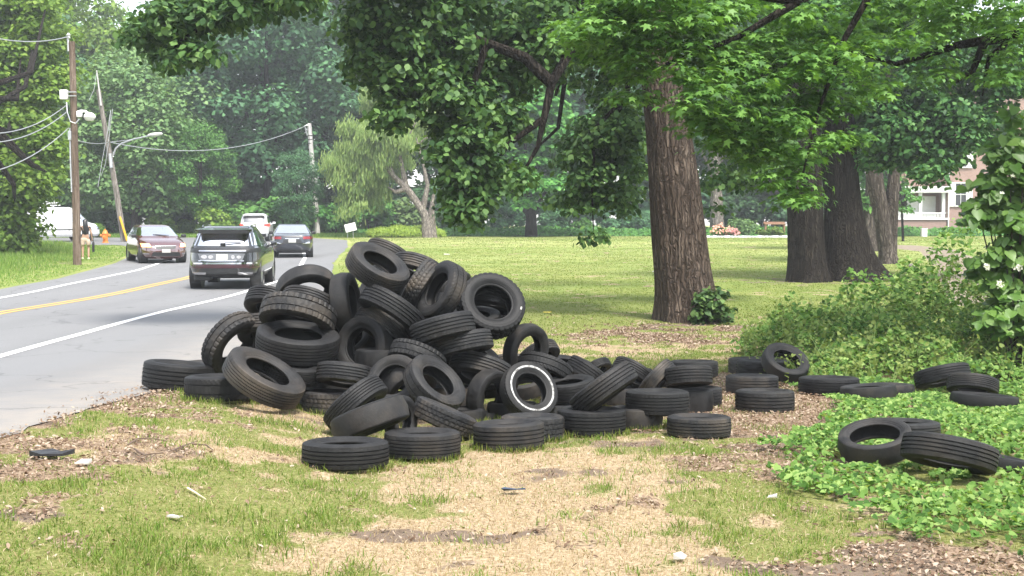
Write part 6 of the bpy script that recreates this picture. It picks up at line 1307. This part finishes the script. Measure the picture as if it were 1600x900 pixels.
C, _ = clumps_px(rs, CL, .35); P, N, _ = clump_pts(rs, C - np.array(g), rs.uniform(.10, .24, len(C)), 3400, .7, .3, .3); N = N * .5 + np.array([-.1, -.7, .7]); foliage('foliage', rs, P, N, .072 * rs.uniform(.5, 1.4, len(P)), 'heart', leaf_mat('leaf_broad', [(.07, .18, .035), (.12, .27, .05), (.20, .36, .08)], .42, .4, .4), .35, .6, parent=e)
seg = [([Vector((rs.normal(0, .1), 0, -.1)), (Vector(c) - g) * .5 + Vector((0, 0, .1)), Vector(c) - g], [.025, .016, .006]) for c in C[::7]]; limbs_np(seg, 5).build('stem', B_GREY, e)
for (px, py) in ((1543, 417), (1590, 418), (1563, 444), (1565, 300), (1582, 274)):
    m = 26 if py > 400 else 8; c = at(px, py, 16.0) - g; Q = np.array(c) + rs.normal(0, .022 if py > 400 else .012, (m, 3)); foliage('flower', rs, Q, np.tile([0, -1, .5], (m, 1)), .018, 'blob', M_WHF, .6, parent=e)
# ================================================================ SMALL LITTER
def flat_piece(name, px, py, pts, mat, label, cat, s=1.0, th=.006, z=.012, seed=1, group=None):
    g = G(px, py); rs = random.Random(seed); n = len(pts); mb = MB(); V = []
    for k, zz in ((0, 0), (1, th)):
        for (a, b) in pts: V.append((a * s, b * s, zz + rs.uniform(0, .015) * s * 1.8))
    mb.add(V, [tuple(range(n))[::-1], tuple(range(n, 2 * n))] + [(i, (i + 1) % n, n + (i + 1) % n, n + i) for i in range(n)]); o = mb.build(name, mat); o.location = g + Vector((0, 0, z)); tag(o, label, cat, group); return o
M_SCRAP = plain('black_plastic', (.02, .02, .022), .45, .3, 20); M_PAPER = plain('paper', (.50, .48, .44), .8, .06, 10)
flat_piece('plastic_scrap', 82, 716, [(-.14, -.03), (-.05, -.07), (.08, -.05), (.14, .02), (.05, .02), (-.02, .06), (-.13, .04)], M_SCRAP, "black plastic scrap on leaf litter at the asphalt's edge", 'litter', 1.0, .02, seed=3)
flat_piece('paper_scrap', 130, 728, [(-.05, -.02), (.04, -.03), (.05, .02), (-.02, .03)], M_PAPER, "pale paper scrap right of the black plastic scrap", 'litter', 1, seed=4)
flat_piece('paper_scrap', 1062, 881, [(-.035, -.02), (.015, -.03), (.035, .0), (.01, .03), (-.03, .02)], M_PAPER, "crumpled white paper in the grass at the bottom edge", 'litter', 1.0, .02, seed=5)
flat_piece('plastic_scrap', 802, 771, [(-.08, -.01), (.0, -.03), (.08, .0), (.02, .02), (-.06, .02)], plain('blue_grey_plastic', (.06, .08, .12), .4), "small blue grey scrap on the dry ground in front of the heap", 'litter', 1, seed=6)
flat_piece('paper_scrap', 272, 813, [(-.04, -.01), (.03, -.02), (.05, .0), (-.01, .015)], M_PAPER, "pale chip lying in the grass left of centre foreground", 'litter', 1, seed=7)
flat_piece('paper_scrap', 1205, 782, [(-.03, -.01), (.02, -.02), (.04, .01), (-.01, .02)], M_PAPER, "tiny white scrap in the grass left of the vines", 'litter', 1, seed=8)
flat_piece('paper_scrap', 1022, 426, [(-.06, -.05), (.05, -.06), (.06, .05), (-.04, .06)], M_PAPER, "white scrap on the shaded lawn left of the big trunk", 'litter', 1.2, .03, seed=9)
flat_piece('yellow_leaf', 855, 490, [(-.08, -.05), (.05, -.06), (.09, .03), (-.03, .08)], plain('leaf_yellow', (.65, .52, .10), .7), "single yellow leaf on the lawn right of the heap's top", 'leaf', 1, .01, seed=10)
flat_piece('paper_scrap', 698, 399, [(-.10, -.1), (.1, -.1), (.12, .1), (-.1, .1)], M_PAPER, "pale scrap on the bright lawn just above the topmost tyres", 'litter', 1.2, .04, seed=12)
g = G(1427, 418); st = MB(); st.lathe([(.15, 0), (.19, .05), (.15, .12), (.05, .15), (0, .15)], 9); o = st.build('stone', plain('stone_grey', (.22, .19, .17), .9, .3, 6), smooth=True); o.location = g; tag(o, "small dark stone on the lawn right of the forked trunk", 'stone')
M_TWIG = plain('twig', (.13, .09, .065), .9, .3, 12)
for i, (pts, lab) in enumerate([([(200, 700), (215, 690), (240, 690), (262, 694)], "curved twig lying in the grass left of centre"), ([(268, 709), (290, 700), (308, 694)], "short straight twig left of the frontmost tyre"), ([(300, 698), (322, 700), (333, 708)], "dark twig continuing right of the short straight one"), ([(210, 706), (225, 716), (255, 712)], "twig curling below the curved one"), ([(293, 768), (305, 775), (322, 786)], "bleached stick lying in green grass below the twigs")]):
    P_ = [G(a, b) + Vector((0, 0, .022)) for a, b in pts]; o = MB().tube(P_, [.007] + [.006] * (len(P_) - 2) + [.003], 6).build('twig', M_TWIG if i < 4 else plain('twig_pale', (.6, .52, .36), .9)); tag(o, lab, 'twig', 'twigs in the foreground grass')
# ---- sticker, white ring and a weed against the tyres
def on_tyre(tid, name, mat, prof=None, part=None):
    o = TY[tid]; return link(name, prof.v if False else None, o)
_w = NT('white_wall'); _w.base(_w.ramp(_w.noise(7, 5, .7, _w.co()), [(.36, (.08, .075, .07)), (.48, (.34, .34, .33)), (.64, (.52, .52, .51))])); _w.set(Roughness=.6); WALLM = _w.m
t50 = TY['t50']; h = TW / 2; me_ = MB(); me_.lathe([(.742, h * .955), (.758, h * 1.0), (.80, h * 1.022), (.818, h * 1.012), (.82, h * .97), (.742, h * .90), (.742, h * .955)], 72, cap=False); o = me_.build('white_ring', WALLM, t50, smooth=True)
n_ = [t for t in TIRES if t[0] == 't50'][0]
t17 = TY['t17']; loc = t17.matrix_basis.inverted() @ (at(812, 471, t17.location.y * .99)); a17 = math.atan2(loc.y, loc.x); s_ = MB(); s_.box((0, 0, 0), (.045, .10, .02), bev=.006); o = s_.build('sticker', M_PAPER, t17); o.location = (.84 * math.cos(a17), .84 * math.sin(a17), h * 1.0); o.rotation_euler = (0, 0, a17)
g = G(1122, 678); e = empty('weed', g + Vector((0, -.03, 0))); tag(e, "small green weed standing against the right end front tyre", 'weed'); rs = np.random.RandomState(95); P = np.stack([rs.normal(0, .022, 26), rs.normal(0, .02, 26), rs.uniform(.02, .15, 26)], -1); foliage('leaves', rs, P, np.tile([0, -.6, .8], (26, 1)), .018, 'oval', L_VINE, .5, parent=e); MB().tube([(0, 0, -.02), (.01, 0, .08), (0, 0, .15)], .003, 4).build('stem', B_GREY, e)

# ================================================================ HAZE
hz_ = MB(); hz_.box((0, 95, 17.5), (230, 260, 40)); ho = hz_.build('haze', None)
ho.data.materials.clear(); hm = bpy.data.materials.new('haze'); hm.use_nodes = True; t_ = hm.node_tree
for nd in list(t_.nodes):
    if nd.type == 'BSDF_PRINCIPLED': t_.nodes.remove(nd)
pv = t_.nodes.new('ShaderNodeVolumePrincipled'); pv.inputs['Color'].default_value = (.93, .97, 1.0, 1); pv.inputs['Density'].default_value = .0010; pv.inputs['Anisotropy'].default_value = .25
t_.links.new(pv.outputs[0], [n for n in t_.nodes if n.type == 'OUTPUT_MATERIAL'][0].inputs['Volume']); ho.data.materials.append(hm); tag(ho, kind='stuff')
